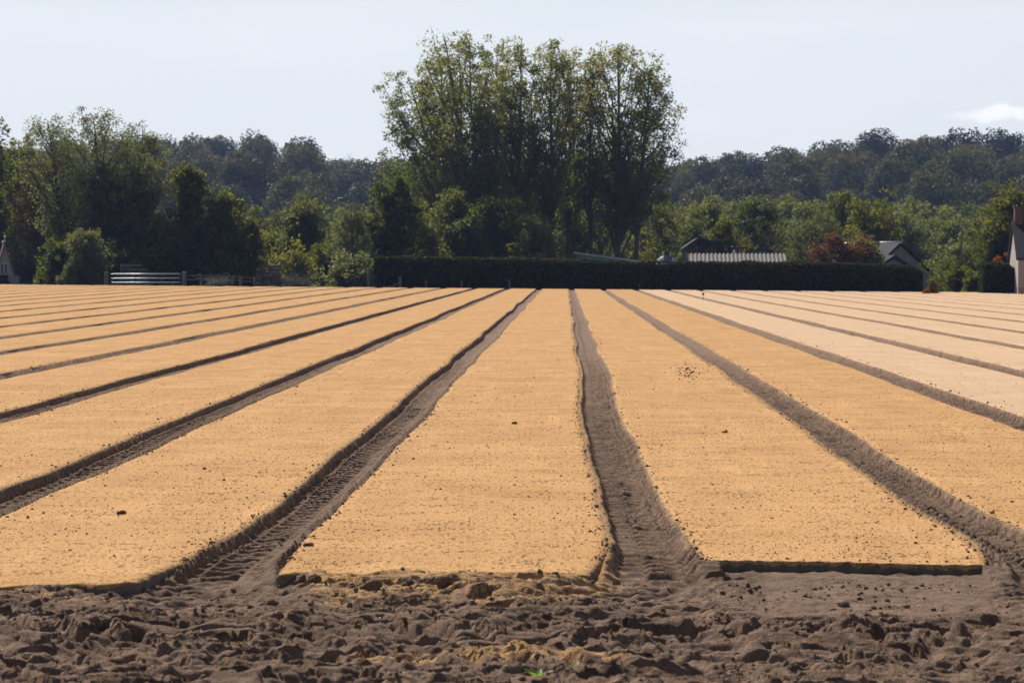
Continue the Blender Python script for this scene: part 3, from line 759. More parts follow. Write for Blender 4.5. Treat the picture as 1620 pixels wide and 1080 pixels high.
# right of the clump
tree(1195, 312, 185, 120, 401, M_LIGHT, "willow_tree", "round pale green willow behind the corrugated barn roof", "tree", prof='dome', t0=0.12, limbs=66, clus=9, cr=0.6, leaves=40, size=0.17, warmness=0.2)
tree(1215, 345, 165, 100, 402, M_LIGHT, "apple_tree", "thin olive tree with visible dark branches in front of the willow", "tree", bark=M_BARK, prof='vase', t0=0.3, limbs=44, clus=6, up=1.2, cr=0.35, leaves=13, size=0.10, warmness=0.7, inner=0.4)
shrub(1143, 340, 163, 42, 403, M_MID, "slim upright green bush standing against the barn roof", prof='poplar', limbs=30, size=0.13, cr=0.35, warmness=0.3)
tree(1288, 335, 178, 110, 404, M_LIGHT, "apple_tree", "loose yellow green tree between the willow and the red shrub", "tree", prof='round', t0=0.1, limbs=54, clus=7, cr=0.5, leaves=28, size=0.14, warmness=0.55, gap=0.1)
tree(1330, 305, 200, 80, 405, M_MID, "maple_tree", "green tree rising behind the yellow green tree", "tree", prof='round', t0=0.1, limbs=50, clus=7, cr=0.6, leaves=36, size=0.18, warmness=0.2)
tree(1375, 322, 186, 100, 406, M_DARK, "walnut_tree", "dark olive tree behind the chimney of the slate roofed house", "tree", prof='round', t0=0.1, limbs=50, clus=7, cr=0.65, leaves=30, size=0.2, warmness=0.8)
tree(1428, 340, 215, 90, 407, M_GREY, "willow_tree", "grey green tree behind the ridge of the slate roofed house", "tree", prof='dome', t0=0.1, limbs=50, clus=7, cr=0.7, leaves=36, size=0.18)
shrub(1312, 378, 150, 60, 408, M_RED, "dark red leaved shrub rising above the hedge", limbs=34, size=0.13, warmness=0.2)
shrub(1366, 382, 151, 44, 409, M_YEL, "yellow green shrub above the hedge left of the slate roof", limbs=34, size=0.14, warmness=0.3)
shrub(1345, 392, 150, 40, 410, M_RED, "smaller reddish shrub between the red shrub and the yellow green one", limbs=24, size=0.12, warmness=0.7)
shrub(1095, 358, 188, 70, 411, M_LIGHT, "light green bush behind the dark wooden barn gable", warmness=0.3)
shrub(1078, 400, 160, 34, 412, M_GREY, "small white flecked bush beside the tarpaulin", size=0.10, cr=0.22, limbs=16, clus=5)
tree(1120, 318, 240, 90, 413, M_MID, "maple_tree", "green tree further off between the last poplar and the willow", "tree", prof='dome', t0=0.1, limbs=46, clus=7, cr=0.8, leaves=36, size=0.24)
shrub(1180, 378, 158, 44, 414, M_BROWN, "small brownish twiggy bush in front of the barn roof", gap=0.4, leaves=14, limbs=20)
# right side gardens
tree(1500, 348, 235, 70, 421, M_MID, "maple_tree", "green tree far behind the thin pole", "tree", prof='dome', t0=0.1, limbs=40, clus=7, cr=0.7, leaves=36, size=0.2, warmness=0.2)
tree(1550, 352, 210, 90, 422, M_MID, "maple_tree", "bushy green tree above the square hedge block", "tree", prof='dome', t0=0.1, limbs=46, clus=7, cr=0.7, leaves=38, size=0.2, warmness=0.2)
shrub(1510, 402, 165, 44, 423, M_GREY, "grey green bush right of the slate roofed house", limbs=34)
shrub(1530, 395, 168, 80, 424, M_MID, "loose green bush behind the thin pole", limbs=40, gap=0.1)
shrub(1502, 425, 150, 26, 425, M_DARK, "low dark bush at the lower end of the roof verge", limbs=18, size=0.12)
tree(1596, 298, 158, 74, 426, M_DARK, "oak_tree", "dark tree with yellow tips behind the chimney at the right edge", "tree", prof='poplar', t0=0.12, limbs=60, clus=7, up=1.0, cr=0.55, leaves=32, size=0.17, warmness=0.5)
shrub(1582, 352, 157, 56, 427, M_DARK, "dark bush between the square hedge block and the right hand house", limbs=36, warmness=0.3)
shrub(1578, 402, 140, 24, 428, M_ORANGE, "small orange red shrub on top of the square hedge block", limbs=16, size=0.09, cr=0.2, clus=4)
shrub(1471, 440, 128, 17, 429, M_YEL, "small yellow flowering shrub at the right end of the long hedge", limbs=18, size=0.06, cr=0.14, clus=5, warmness=0.5)
shrub(1463, 455, 127, 10, 430, M_ORANGE, "low orange flowers at the foot of the yellow shrub", "flower_clump", "flowers", limbs=10, size=0.045, cr=0.08, clus=3)
shrub(1538, 432, 142, 26, 431, M_MID, "small bright green bush at the foot of the thin pole", limbs=18, size=0.1, cr=0.25)
shrub(1512, 425, 146, 40, 432, M_DARK, "dark undergrowth around the foot of the pole", limbs=24, size=0.12, cr=0.3, gap=0.2)

# middle distance fill between the gardens and the wooded hill
rng = np.random.default_rng(55)
fill = [(395, 350, 250), (440, 345, 290), (500, 340, 300), (560, 345, 270), (600, 340, 300), (1100, 335, 290), (1160, 330, 310), (1235, 325, 300),
        (1290, 325, 270), (1350, 320, 300), (1410, 335, 270), (1455, 325, 310), (1480, 350, 260), (1530, 335, 300), (1575, 330, 270), (1625, 320, 290), (1680, 320, 260),
        (350, 345, 270), (300, 340, 290), (240, 345, 260), (180, 340, 280), (110, 330, 260), (40, 320, 270), (-30, 310, 260),
        (660, 330, 280), (720, 330, 260), (790, 330, 270), (850, 335, 290), (910, 335, 260), (970, 340, 280), (1035, 335, 260)]
protos = []
for s, (mat) in enumerate((M_MID, M_HILL, M_LIGHT, M_MID)):
    T, V, tn, wm = grow(10, 5.0, 600 + s, prof='dome' if s % 2 else 'round', t0=0.06, limbs=54, clus=8, cr=1.0, leaves=38, size=0.34, up=0.7, warmness=0.25, twigs=False)
    protos.append((T, V, tn, wm, mat))
pm = []
for (T, V, tn, wm, mat) in protos:
    r = empty("field_tree", (0, 0, -50)); a = T.build("trunk", M_BARK, r)
    b = mesh_np("crown", V, np.arange(len(V)).reshape(-1, 3), mat, r, smooth=False, attrs={"tint": tn, "warm": wm}); pm.append((r, a, b))
used = set()
for i, (px, py, d) in enumerate(fill):
    k = i % 4; r, a, b = pm[k]
    if k in used:
        r = r.copy(); COL.objects.link(r)
        for ch in (a, b):
            c = ch.copy(); COL.objects.link(c); c.parent = r
    used.add(k)
    x = at(px, d); z = gz(x, d); Hh = hgt(py, d) - z
    r.location = (x, d, z); s = Hh / 10.0
    r.scale = (s * rng.uniform(0.9, 1.4), s * rng.uniform(0.9, 1.2), s); r.rotation_euler = (0, 0, rng.uniform(0, 6.28))
    wh = "left of the long hedge" if px < 600 else ("behind the tall poplars" if px < 1080 else "behind the sheds on the right")
    tag(r, "leafy green tree at the foot of the wooded hill, " + wh, "tree", "trees at the foot of the hill " + wh)

# the wooded hill
hp = []
def hill_crown(seed, H, R, mat, lobes=26, n=4600, size=0.46, conical=False):
    rg = np.random.default_rng(seed); Ps = []; Ns = []; Ts = []; Ws = []
    for i in range(lobes):
        t = (i + 0.5) / lobes
        zz = H * (0.12 + 0.78 * t); a = i * 2.4 + rg.uniform(-.5, .5)
        e = (1 - t) ** 0.8 if conical else math.sqrt(max(0.03, 1 - ((zz / H - 0.45) / 0.5) ** 2))
        rr = R * e * rg.uniform(0.35, 0.8)
        c = np.array([math.cos(a) * rr, math.sin(a) * rr, zz]); lr = R * rg.uniform(0.26, 0.45) * (0.7 if conical else 1)
        m = int(n / lobes); d = rg.normal(size=(m, 3)); d[:, 2] = d[:, 2] + 0.25; d /= np.linalg.norm(d, axis=1)[:, None]
        q = lr * (1 + 0.16 * np.sin(d[:, 0] * 7 + i) * np.cos(d[:, 1] * 8 + i))
        Ps.append(c + d * (q * rg.uniform(0.72, 1.06, m))[:, None]); Ns.append(d * 1.1)
        tn = rg.uniform(); Ts.append(np.clip(0.6 * tn + 0.4 * rg.uniform(size=m), 0, 1)); Ws.append(np.clip(rg.uniform() ** 2 * 0.5 + rg.normal(size=m) * 0.1, 0, 1))
    P = np.concatenate(Ps); V = leaf_tris(P, np.concatenate(Ns), size, rg, 1.3)
    return V, np.repeat(np.concatenate(Ts), 3), np.repeat(np.concatenate(Ws), 3)
for s in range(9):
    mat = (M_HILL, M_HILL2, M_HILL)[s % 3]
    V, tn, wm = hill_crown(700 + s, 13, 5.6, mat, conical=(s == 4), lobes=24 + 2 * s, n=6600)
    if s == 7: wm = np.clip(wm + 0.45, 0, 1)
    if s == 2: wm = np.clip(wm + 0.25, 0, 1)
    me_o = mesh_np("hillside_tree", V, np.arange(len(V)).reshape(-1, 3), mat, None, smooth=False, attrs={"tint": tn, "warm": wm}); hp.append(me_o)
rng = np.random.default_rng(91)
usedh = set(); cnt = 0
for ry, yy in enumerate([350, 384, 416, 448, 480, 512, 542, 570, 596, 616]):
    x0, x1 = at(-120, yy), at(1740, yy); step = 10.0 + ry * 0.15
    xv = x0 + rng.uniform(0, step)
    while xv < x1:
        x = xv + rng.normal() * 1.8; y = yy + rng.normal() * 7
        k = int(rng.integers(0, 9)) if rng.uniform() > 0.0 else 0
        if k == 4 and rng.uniform() < 0.6: k = 1
        o = hp[k]
        if k in usedh:
            o = o.copy(); COL.objects.link(o)
        usedh.add(k)
        s = rng.uniform(0.78, 1.12) * (1.0 if ry < 9 else rng.choice([0.75, 0.9, 1.0, 1.08]))
        if ry == 0: s *= 0.72
        if ry == 1: s *= 0.85
        o.location = (x, y, gz(x, y) - 0.5); o.scale = (s * rng.uniform(0.9, 1.3), s * rng.uniform(0.9, 1.3), s); o.rotation_euler = (0, 0, rng.uniform(0, 6.28))
        side = "left of the tall poplars" if x < at(800, y) else "right of the tall poplars"
        tag(o, "broad leafy tree in the hazy wood on the far hill, " + side, "tree", "wooded hill " + side)
        cnt += 1
        xv += step * rng.uniform(0.8, 1.25)
print("hill trees", cnt)
# bare dead treetops in the dip of the hill
for (px, py, seed, lb) in ((553, 238, 1, "bare dead tree standing up from the dip in the left hill"), (578, 243, 2, "second bare dead tree in the dip, closer to the poplars")):
    d = 560.0; x = at(px, d); z = gz(x, d); T, V, tn, wm = grow(hgt(py, d) - z, 2.6, 900 + seed, prof='vase', t0=0.5, limbs=26, clus=3, cr=0.6, leaves=4, size=0.12, up=1.6, r0=0.28)
    r = empty("dead_tree", (x, d, z)); tag(r, lb, "tree"); T.build("trunk", M_BARKL, r)

# mistletoe ball in the poplar
rg = np.random.default_rng(5); d3 = rg.normal(size=(900, 3)); d3 /= np.linalg.norm(d3, axis=1)[:, None]
V = leaf_tris(d3 * (rg.uniform(0.2, 1, 900) ** 0.4 * 0.55)[:, None], d3, 0.12, rg)
mo = mesh_np("mistletoe", V, np.arange(len(V)).reshape(-1, 3), M_HEDGE, None, smooth=False, attrs={"tint": rg.uniform(0, 1, len(V)), "warm": np.zeros(len(V))})
mo.location = (at(764, 178), 178.3, hgt(300, 178)); tag(mo, "dark round ball of mistletoe in the largest poplar", "mistletoe")

# ------------------------------------------------------------------ hedges
def hedge(name, label, pts, thick, seed, dens=420, cores=True, warm=0.25):
    """pts: (x, y, zbase, ztop) along the middle line"""
    rg = np.random.default_rng(seed); root = empty(name, (pts[0][0], pts[0][1], pts[0][2])); tag(root, label, "hedge")
    P = np.array(pts, float); o = P[0, :3]
    seg = np.r_[0, np.cumsum(np.hypot(np.diff(P[:, 0]), np.diff(P[:, 1])))]; Ltot = seg[-1]
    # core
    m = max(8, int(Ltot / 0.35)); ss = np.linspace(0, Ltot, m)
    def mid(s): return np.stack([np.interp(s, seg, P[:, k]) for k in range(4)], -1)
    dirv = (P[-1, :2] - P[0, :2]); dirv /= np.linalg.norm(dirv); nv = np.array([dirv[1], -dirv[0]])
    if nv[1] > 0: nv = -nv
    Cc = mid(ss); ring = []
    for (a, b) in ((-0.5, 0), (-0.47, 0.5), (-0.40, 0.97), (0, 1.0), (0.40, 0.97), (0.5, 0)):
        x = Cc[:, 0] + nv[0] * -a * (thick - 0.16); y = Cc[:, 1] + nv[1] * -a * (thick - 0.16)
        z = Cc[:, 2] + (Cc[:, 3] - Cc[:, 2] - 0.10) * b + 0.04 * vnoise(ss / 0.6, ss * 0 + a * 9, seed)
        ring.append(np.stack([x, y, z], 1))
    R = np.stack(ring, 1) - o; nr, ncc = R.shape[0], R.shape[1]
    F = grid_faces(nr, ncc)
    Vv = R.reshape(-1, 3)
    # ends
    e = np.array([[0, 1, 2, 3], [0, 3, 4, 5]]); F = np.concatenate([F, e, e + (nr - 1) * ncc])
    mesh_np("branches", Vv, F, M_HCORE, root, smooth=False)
    LP = []; LN = []
    def put(n, f):
        s = rg.uniform(0, Ltot, n); c = mid(s); a, b, nn = f(n)
        bul = 0.10 * vnoise(s / 1.3, b * 2.0, seed + 3) + 0.05 * vnoise(s / 0.3, b * 6, seed + 4)
        hgt_ = c[:, 3] - c[:, 2]
        x = c[:, 0] - nv[0] * a * (thick + 2 * bul); y = c[:, 1] - nv[1] * a * (thick + 2 * bul)
        z = c[:, 2] + hgt_ * b + bul * (b > 0.9)
        LP.append(np.stack([x, y, z], 1)); LN.append(np.stack([-nv[0] * nn[:, 0], -nv[1] * nn[:, 0], nn[:, 1]], 1))
    Hm = float(np.mean(P[:, 3] - P[:, 2]))
    put(int(Ltot * Hm * dens), lambda n: (-0.5 + rg.uniform(-0.02, 0.05, n), rg.uniform(0, 1.0, n), np.stack([-np.ones(n), np.zeros(n)], 1)))
    put(int(Ltot * Hm * dens * 0.3), lambda n: (0.5 + rg.uniform(-0.05, 0.02, n), rg.uniform(0, 1, n), np.stack([np.ones(n), np.zeros(n)], 1)))
    put(int(Ltot * thick * dens * 1.2), lambda n: (rg.uniform(-0.5, 0.5, n), 1 + rg.normal(size=n) * 0.018, np.stack([np.zeros(n), np.ones(n)], 1)))
    # ends
    for s0, sg in ((0, -1), (Ltot, 1)):
        n = int(thick * Hm * dens); c = mid(np.full(n, float(s0))); a = rg.uniform(-0.5, 0.5, n); b = rg.uniform(0, 1, n)
        off = rg.uniform(-0.05, 0.06, n) * sg
        LP.append(np.stack([c[:, 0] - nv[0] * a * thick + dirv[0] * off, c[:, 1] - nv[1] * a * thick + dirv[1] * off, c[:, 2] + (c[:, 3] - c[:, 2]) * b], 1))
        LN.append(np.tile([dirv[0] * sg, dirv[1] * sg, 0], (n, 1)))
    Pp = np.concatenate(LP) - o; Nn = np.concatenate(LN)
    V = leaf_tris(Pp, Nn, 0.085, rg, 1.4)
    wn = np.clip(0.2 + 0.9 * vnoise((Pp[:, 0] + o[0]) / 1.1, Pp[:, 2] / 0.7, seed + 9), 0, 1) * warm * 3
    mesh_np("foliage", V, np.arange(len(V)).reshape(-1, 3), M_HEDGE, root, smooth=False,
            attrs={"tint": np.repeat(rg.uniform(0, 1, len(Pp)), 3), "warm": np.repeat(np.clip(wn, 0, 1), 3)})
    return root
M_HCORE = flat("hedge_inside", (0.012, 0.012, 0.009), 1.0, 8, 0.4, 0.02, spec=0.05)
hp_ = []
HD = 139.5
for px, top in ((594, 407), (680, 408), (790, 409), (905, 412), (1000, 415), (1090, 415), (1200, 416), (1300, 416), (1385, 419), (1440, 422), (1455, 429)):
    d = HD - 0.0035 * (px - 594); x = at(px, d); hp_.append((x, d, gz(x, d), hgt(top, d)))
hedge("hedge", "long dark clipped hedge along the far end of the field", hp_, 1.3, 71)
hp_ = [(at(px, 133), 133.0, gz(at(px, 133), 133), hgt(top, 133)) for px, top in ((1549, 419), (1565, 417), (1585, 418), (1599, 424))]
hedge("hedge_block", "short square cut green hedge next to the right hand house", hp_, 1.5, 72, dens=520, warm=0.0)

# ------------------------------------------------------------------ fences, gate
def post_part(root, x, y, z, h, r=0.05, lean=0.0, mat=None, name="post"):
    bm = bmesh.new(); tube_bm(bm, (x, y, z - 0.2), (x + lean * h, y, z + h), r * 1.05, r * 0.92, 8)
    return bm_obj(name, bm, mat or M_WOOD, root)
FD = 138.1
r = empty("wire_fence", (at(633, FD), FD, gz(at(633, FD), FD))); tag(r, "row of thin grey fence posts with wire in front of the long hedge", "fence")
o0 = r.location.copy()
posts = [(633, 437, .09, 0), (674, 443, .06, 0), (731, 443, .06, -0.06), (806, 442, .07, 0), (857, 442, .07, -0.08), (913, 443, .06, 0), (974, 445, .06, 0), (1030, 443, .06, 0),
         (1080, 443, .07, -0.25), (1147, 444, .07, 0), (1215, 444, .09, 0), (1262, 446, .06, 0), (1311, 447, .05, 0), (1415, 447, .06, 0)]
tops = []
for px, top, rad, ln in posts:
    x = at(px, FD); z = gz(x, FD); h = hgt(top, FD) - z
    post_part(r, x - o0.x, 0, z - o0.z, h, rad, ln); tops.append((x - o0.x + ln * h, z - o0.z + h))
for (px, dpx, top) in ((633, -34, 447), (1215, -16, 449)):
    x = at(px, FD) - o0.x; x1 = at(px + dpx, FD) - o0.x; z = gz(at(px, FD), FD) - o0.z
    bm = bmesh.new(); tube_bm(bm, (x1, 0.05, z), (x, 0.05, hgt(top, FD) - o0.z), 0.045, 0.04, 6); bm_obj("brace", bm, M_WOOD, r)
for k in (0.12, 0.42):
    bm = bmesh.new()
    for a, b in zip(tops[:-1], tops[1:]): tube_bm(bm, (a[0], -0.07, a[1] - k), (b[0], -0.07, b[1] - k), 0.004, 0.004, 3)
    bm_obj("wire", bm, M_WIRE, r)

GD = 141.0
def gate():
    xa, xb = at(172, GD), at(284, GD); z = gz(xa, GD); r = empty("field_gate", (xa, GD, z)); tag(r, "galvanised field gate of shining horizontal rails at the left", "gate")
    L = xb - xa; zt = hgt(433.5, GD) - z
    dz = [zt, zt - 6.9 * GD / F_PX, zt - 13.6 * GD / F_PX, zt - 10.5 * GD / F_PX]
    for i, q in enumerate(dz[:3]):
        bm = bmesh.new(); tube_bm(bm, (0.05, 0, q), (L - 0.05, 0, q + 0.02), 0.033, 0.033, 8); bm_obj("rail", bm, M_ZINC, r, True)
    for f in (0.0, 0.35, 0.71, 1.0):
        bm = bmesh.new(); bx(bm, L * f - 0.03, L * f + 0.03, 0.035, 0.065, dz[2] - 0.06, zt + 0.04); bm_obj("upright", bm, M_WIRE, r)
    for px, w, lb in ((166, 0.13, "left"), (290, 0.13, "right")):
        g = empty("gate_post", (at(px, GD), GD, z)); tag(g, "thick weathered wooden post at the %s end of the metal gate" % lb, "post")
        post_part(g, 0, 0, 0, zt + 0.10, w, 0)
        bm = bmesh.new(); tube_bm(bm, (0, 0, zt + 0.10), (0, 0, zt + 0.13), w * 0.92, w * 0.5, 8); bm_obj("post_cap", bm, M_WOOD, g)
gate()
r = empty("wire_fence", (at(290, GD), GD + 0.4, gz(at(290, GD), GD))); tag(r, "low wire fence on wooden posts between the gate and the stone stack", "fence")
tp = []
for px, top, rad in ((315, 433, .08), (378, 436, .07), (400, 438, .05)):
    x = at(px, GD) - r.location.x; h = hgt(top, GD) - r.location.z; post_part(r, x, 0, 0, h, rad); tp.append((x, h))
tp = [(0.1, tp[0][1] - 0.05)] + tp
for k in (0.08, 0.3):
    bm = bmesh.new()
    for a, b in zip(tp[:-1], tp[1:]): tube_bm(bm, (a[0], -0.09, a[1] - k), (b[0], -0.09, b[1] - k), 0.010, 0.010, 3)
    bm_obj("wire", bm, M_WIRE, r)
g = empty("fence_post", (at(583, 150), 150, gz(at(583, 150), 150))); tag(g, "lone brown wooden post left of the end of the long hedge", "post")
post_part(g, 0, 0, 0, hgt(425, 150) - g.location.z, 0.11); bm = bmesh.new(); tube_bm(bm, (0, 0, hgt(425, 150) - g.location.z), (0, 0, hgt(424, 150) - g.location.z), 0.1, 0.05, 8); bm_obj("post_cap", bm, M_WOOD, g)

# stone and log stacks
def stack(name, cat, label, px0, px1, top, d, seed, piece, mat, rows, log=False):
    rg = random.Random(seed); xa, xb = at(px0, d), at(px1, d); z = gz((xa + xb) / 2, d); H = hgt(top, d) - z
    r = empty(name, ((xa + xb) / 2, d, z)); tag(r, label, cat); W = xb - xa
    for i in range(rows):
        zz = H * (i + 0.5) / rows; hw = W / 2 * (1 - 0.12 * (i / rows) ** 2); x = -hw
        while x < hw:
            w = rg.uniform(0.22, 0.5); hh = H / rows * rg.uniform(0.55, 0.95) / 2
            bm = bmesh.new()
            if log: tube_bm(bm, (x, rg.uniform(-.3, .1), zz + rg.uniform(-.04, .04)), (x + w * 2.4, rg.uniform(-.3, .2), zz + rg.uniform(-.05, .05)), hh, hh * 0.8, 6)
            else:
                v = bx(bm, x, min(x + w, hw + 0.1), -0.45 + rg.uniform(-0.2, 0.2), 0.45, zz - hh, zz + hh)
                for q in v: q.co += Vector((rg.uniform(-.04, .04), rg.uniform(-.04, .04), rg.uniform(-.025, .025)))
            bm_obj(piece, bm, mat, r); x += w * (2.4 if log else 1)
stack("stone_stack", "stone heap", "tall stack of grey brown flat stones right of the wire fence", 405, 441, 419, 146, 3, "stone", M_STONE, 7)
stack("log_pile", "log pile", "low pile of grey logs just behind the gate", 188, 218, 417, 150, 4, "log", M_WOOD, 6, True)
# brush heap
def brush(px, d, n, spread, seed, label, mat):
    T = Tubes(); rg = np.random.default_rng(seed); bxp = at(px, d)
    for i in range(n):
        p = np.array([rg.normal() * spread, rg.normal() * 0.4, abs(rg.normal()) * 0.22]); dd = rg.normal(size=3); dd[2] = abs(dd[2]) * 0.5; dd /= np.linalg.norm(dd)
        T.path(np.stack([p, p + dd * 0.35 + rg.normal(size=3) * 0.04, p + dd * 0.75]), [0.018, 0.012, 0.004], 3)
    bo = T.build("brush_heap", mat, None); bo.location = (bxp, d, gz(bxp, d) + 0.2); tag(bo, label, "brush heap")
brush(465, 146, 170, 0.55, 8, "tangled heap of cut twigs right of the stone stack", M_BARKL)
brush(346, 146, 80, 0.35, 9, "small heap of pale cut twigs behind the low wire fence", M_WOOD)

# ------------------------------------------------------------------ buildings
def house_gable(name, label, px_apex, py_apex, d, halfw_px, py_eave, length, wall, roof, rz=0.0, wallz=None):
    k = d / F_PX; x = at(px_apex, d); z = gz(x, d); r = empty(name, (x, d, z), rz); tag(r, label, "house")
    W = halfw_px * k; za = hgt(py_apex, d) - z; ze = hgt(py_eave, d) - z
    bm = bmesh.new(); prism(bm, [(-W, 0), (W, 0), (W, ze), (0, za), (-W, ze)], 0, length); bm_obj("wall", bm, wall, r)
    sl = (za - ze) / W; ov = 0.18; t = 0.16
    for s in (-1, 1):
        bm = bmesh.new(); pts = [(0, za + 0.02), (s * (W + ov), ze - ov * sl + 0.02), (s * (W + ov), ze - ov * sl + t + 0.05), (0, za + t + 0.07)]
        prism(bm, pts, -0.14, length + 0.14); bm_obj("roof", bm, roof, r)
    return r, W, za, ze
# house behind the right end of the hedge
r, W, za, ze = house_gable("slate_roofed_house", "grey house with a slate roof and chimney behind the right end of the hedge", 1422, 388, 160, 66, 446, 9, M_RENDER, M_SLATE, rz=math.radians(17))
bm = bmesh.new(); tube_bm(bm, (0, -0.15, za + 0.18), (0, 9.1, za + 0.18), 0.09, 0.09, 8); bm_obj("ridge_cap", bm, M_WHITE, r, True)
bm = bmesh.new(); bx(bm, -0.35, 0.45, 3.6, 4.2, za - 0.4, za + 0.55); ch = bm_obj("chimney", bm, M_BRICK, r)
bm = bmesh.new(); bx(bm, -0.41, 0.51, 3.54, 4.26, za + 0.551, za + 0.62); bm_obj("chimney_cap", bm, M_STONE, ch)
# small lean-to gable in front of it
xq = at(1412, 157)
r2, W2, za2, ze2 = house_gable("garden_shed", "small shed with a pale roof in front of the slate roofed house", 1412, 409, 155, 24, 422, 3, M_RENDER, M_SLATE, rz=math.radians(24))
bm = bmesh.new(); bx(bm, -0.5, 0.5, -0.03, 0.0, 0.05, 1.1); bm_obj("door", bm, M_DWOOD, r2)
# left house
r, W, za, ze = house_gable("steep_gabled_house", "cream house with a steep dark red roof cut by the left edge", 4, 386, 160, 15, 438, 8, M_CREAM, M_TILE, rz=math.radians(14))
bm = bmesh.new(); tube_bm(bm, (0, -0.15, za + 0.2), (0, 8.1, za + 0.2), 0.10, 0.10, 8); bm_obj("ridge_cap", bm, M_WHITE, r, True)
bm = bmesh.new(); bx(bm, -0.34, 0.20, -0.05, 0.0, hgt(434, 160) - r.location.z, hgt(416, 160) - r.location.z); wf = bm_obj("window", bm, M_WHITE, r)
for a, b in ((-0.29, -0.10), (-0.04, 0.15)):
    bm = bmesh.new(); bx(bm, a, b, -0.062, -0.051, hgt(433, 160) - r.location.z, hgt(417.3, 160) - r.location.z); bm_obj("pane", bm, M_GLASS, wf)
bm = bmesh.new(); tube_bm(bm, (0.02, 0.2, za + 0.2), (0.02, 0.2, za + 0.48), 0.03, 0.03, 6); bmesh.ops.create_icosphere(bm, subdivisions=1, radius=0.10, matrix=Matrix.Translation((0.02, 0.2, za + 0.5))); bm_obj("finial", bm, M_WHITE, r)
bm = bmesh.new(); bx(bm, -1.2, 0.92, -0.35, -0.02, 0, hgt(437, 160) - r.location.z); bm_obj("plinth", bm, M_RENDER, r)
shrub(0, 434, 147, 17, 340, M_HEDGE, "round black clipped shrub in front of the steep gabled house", limbs=20, size=0.07, cr=0.14, clus=6)
bm = bmesh.new(); bx(bm, 0, at(58, 172) - at(17, 172), 0, 3.5, 0, 0.06)
yo = bm_obj("yard_paving", bm, M_FIBRE, None); yo.location = (at(17, 172), 170, hgt(447, 172)); tag(yo, kind='structure')
# right house
HR = 130.0
xr = at(1607, HR); z = gz(xr, HR); r = empty("pale_walled_house", (xr, HR, z), math.radians(-6)); tag(r, "tall pale walled house with dark roof and brick chimney at the right edge", "house")
eave = hgt(408, HR) - z; rid = hgt(352, HR) - z
bm = bmesh.new()
# gable wall faces the left; the long wall and roof face the camera
prism2 = [(0, 0), (0, eave), (2.9, rid), (5.8, eave), (5.8, 0)]
a = [bm.verts.new((0, y, zz)) for y, zz in prism2]; b = [bm.verts.new((9, y, zz)) for y, zz in prism2]
bm.faces.new(a); bm.faces.new(b[::-1])
for i in range(5): bm.faces.new([a[i], b[i], b[(i + 1) % 5], a[(i + 1) % 5]])
M_PWALL = flat("pale_render", (0.36, 0.32, 0.29), 0.95, 1.2, 0.14, 0.01)
bm_obj("wall", bm, M_PWALL, r)
for s in (0, 1):
    bm = bmesh.new(); y0, y1 = (-0.25, 2.9) if s == 0 else (6.05, 2.9)
    q = (rid - eave) / 2.9; z0 = eave - 0.25 * q
    vs = [(-0.12, y0, z0 + 0.03), (9.1, y0, z0 + 0.03), (9.1, y1, rid + 0.03), (-0.12, y1, rid + 0.03)]
    lo = [bm.verts.new(v) for v in vs]; hi = [bm.verts.new((v[0], v[1], v[2] + 0.15)) for v in vs]
    bm.faces.new(lo[::-1]); bm.faces.new(hi)
    for i in range(4): bm.faces.new([lo[i], lo[(i + 1) % 4], hi[(i + 1) % 4], hi[i]])
    bm_obj("roof", bm, M_SLATE, r)
bm = bmesh.new(); bx(bm, 0.0, 0.45, 2.5, 3.2, rid - 0.2, hgt(327, HR) - z); ch = bm_obj("chimney", bm, M_BRICK, r)
bm = bmesh.new(); bx(bm, -0.05, 0.5, 2.44, 3.26, hgt(327, HR) - z + .001, hgt(324.5, HR) - z); bm_obj("chimney_cap", bm, M_STONE, ch)
bm = bmesh.new(); tube_bm(bm, (0.55, -0.06, 0), (0.55, -0.06, eave - 0.2), 0.035, 0.035, 6); bm_obj("drainpipe", bm, M_WOOD, r)
bm = bmesh.new(); bx(bm, 2.0, 2.9, -0.02, 0.0, 1.0, 2.1); wf = bm_obj("window", bm, M_WHITE, r)
bm = bmesh.new(); bx(bm, 2.06, 2.84, -0.03, -0.021, 1.06, 2.04); bm_obj("pane", bm, M_GLASS, wf)
fe = empty("railing", (at(1601, 127), 127, gz(at(1601, 127), 127))); tag(fe, "low thin iron railing in front of the right hand house", "railing")
for i in range(8):
    bm = bmesh.new(); tube_bm(bm, (i * 0.13, 0, 0), (i * 0.13, 0, hgt(455, 127) - fe.location.z), 0.010, 0.010, 5); bm_obj("bar", bm, M_DWOOD, fe)
bm = bmesh.new(); tube_bm(bm, (-0.05, 0, hgt(456, 127) - fe.location.z), (1.0, 0, hgt(456, 127) - fe.location.z), 0.012, 0.012, 5); bm_obj("rail", bm, M_DWOOD, fe)

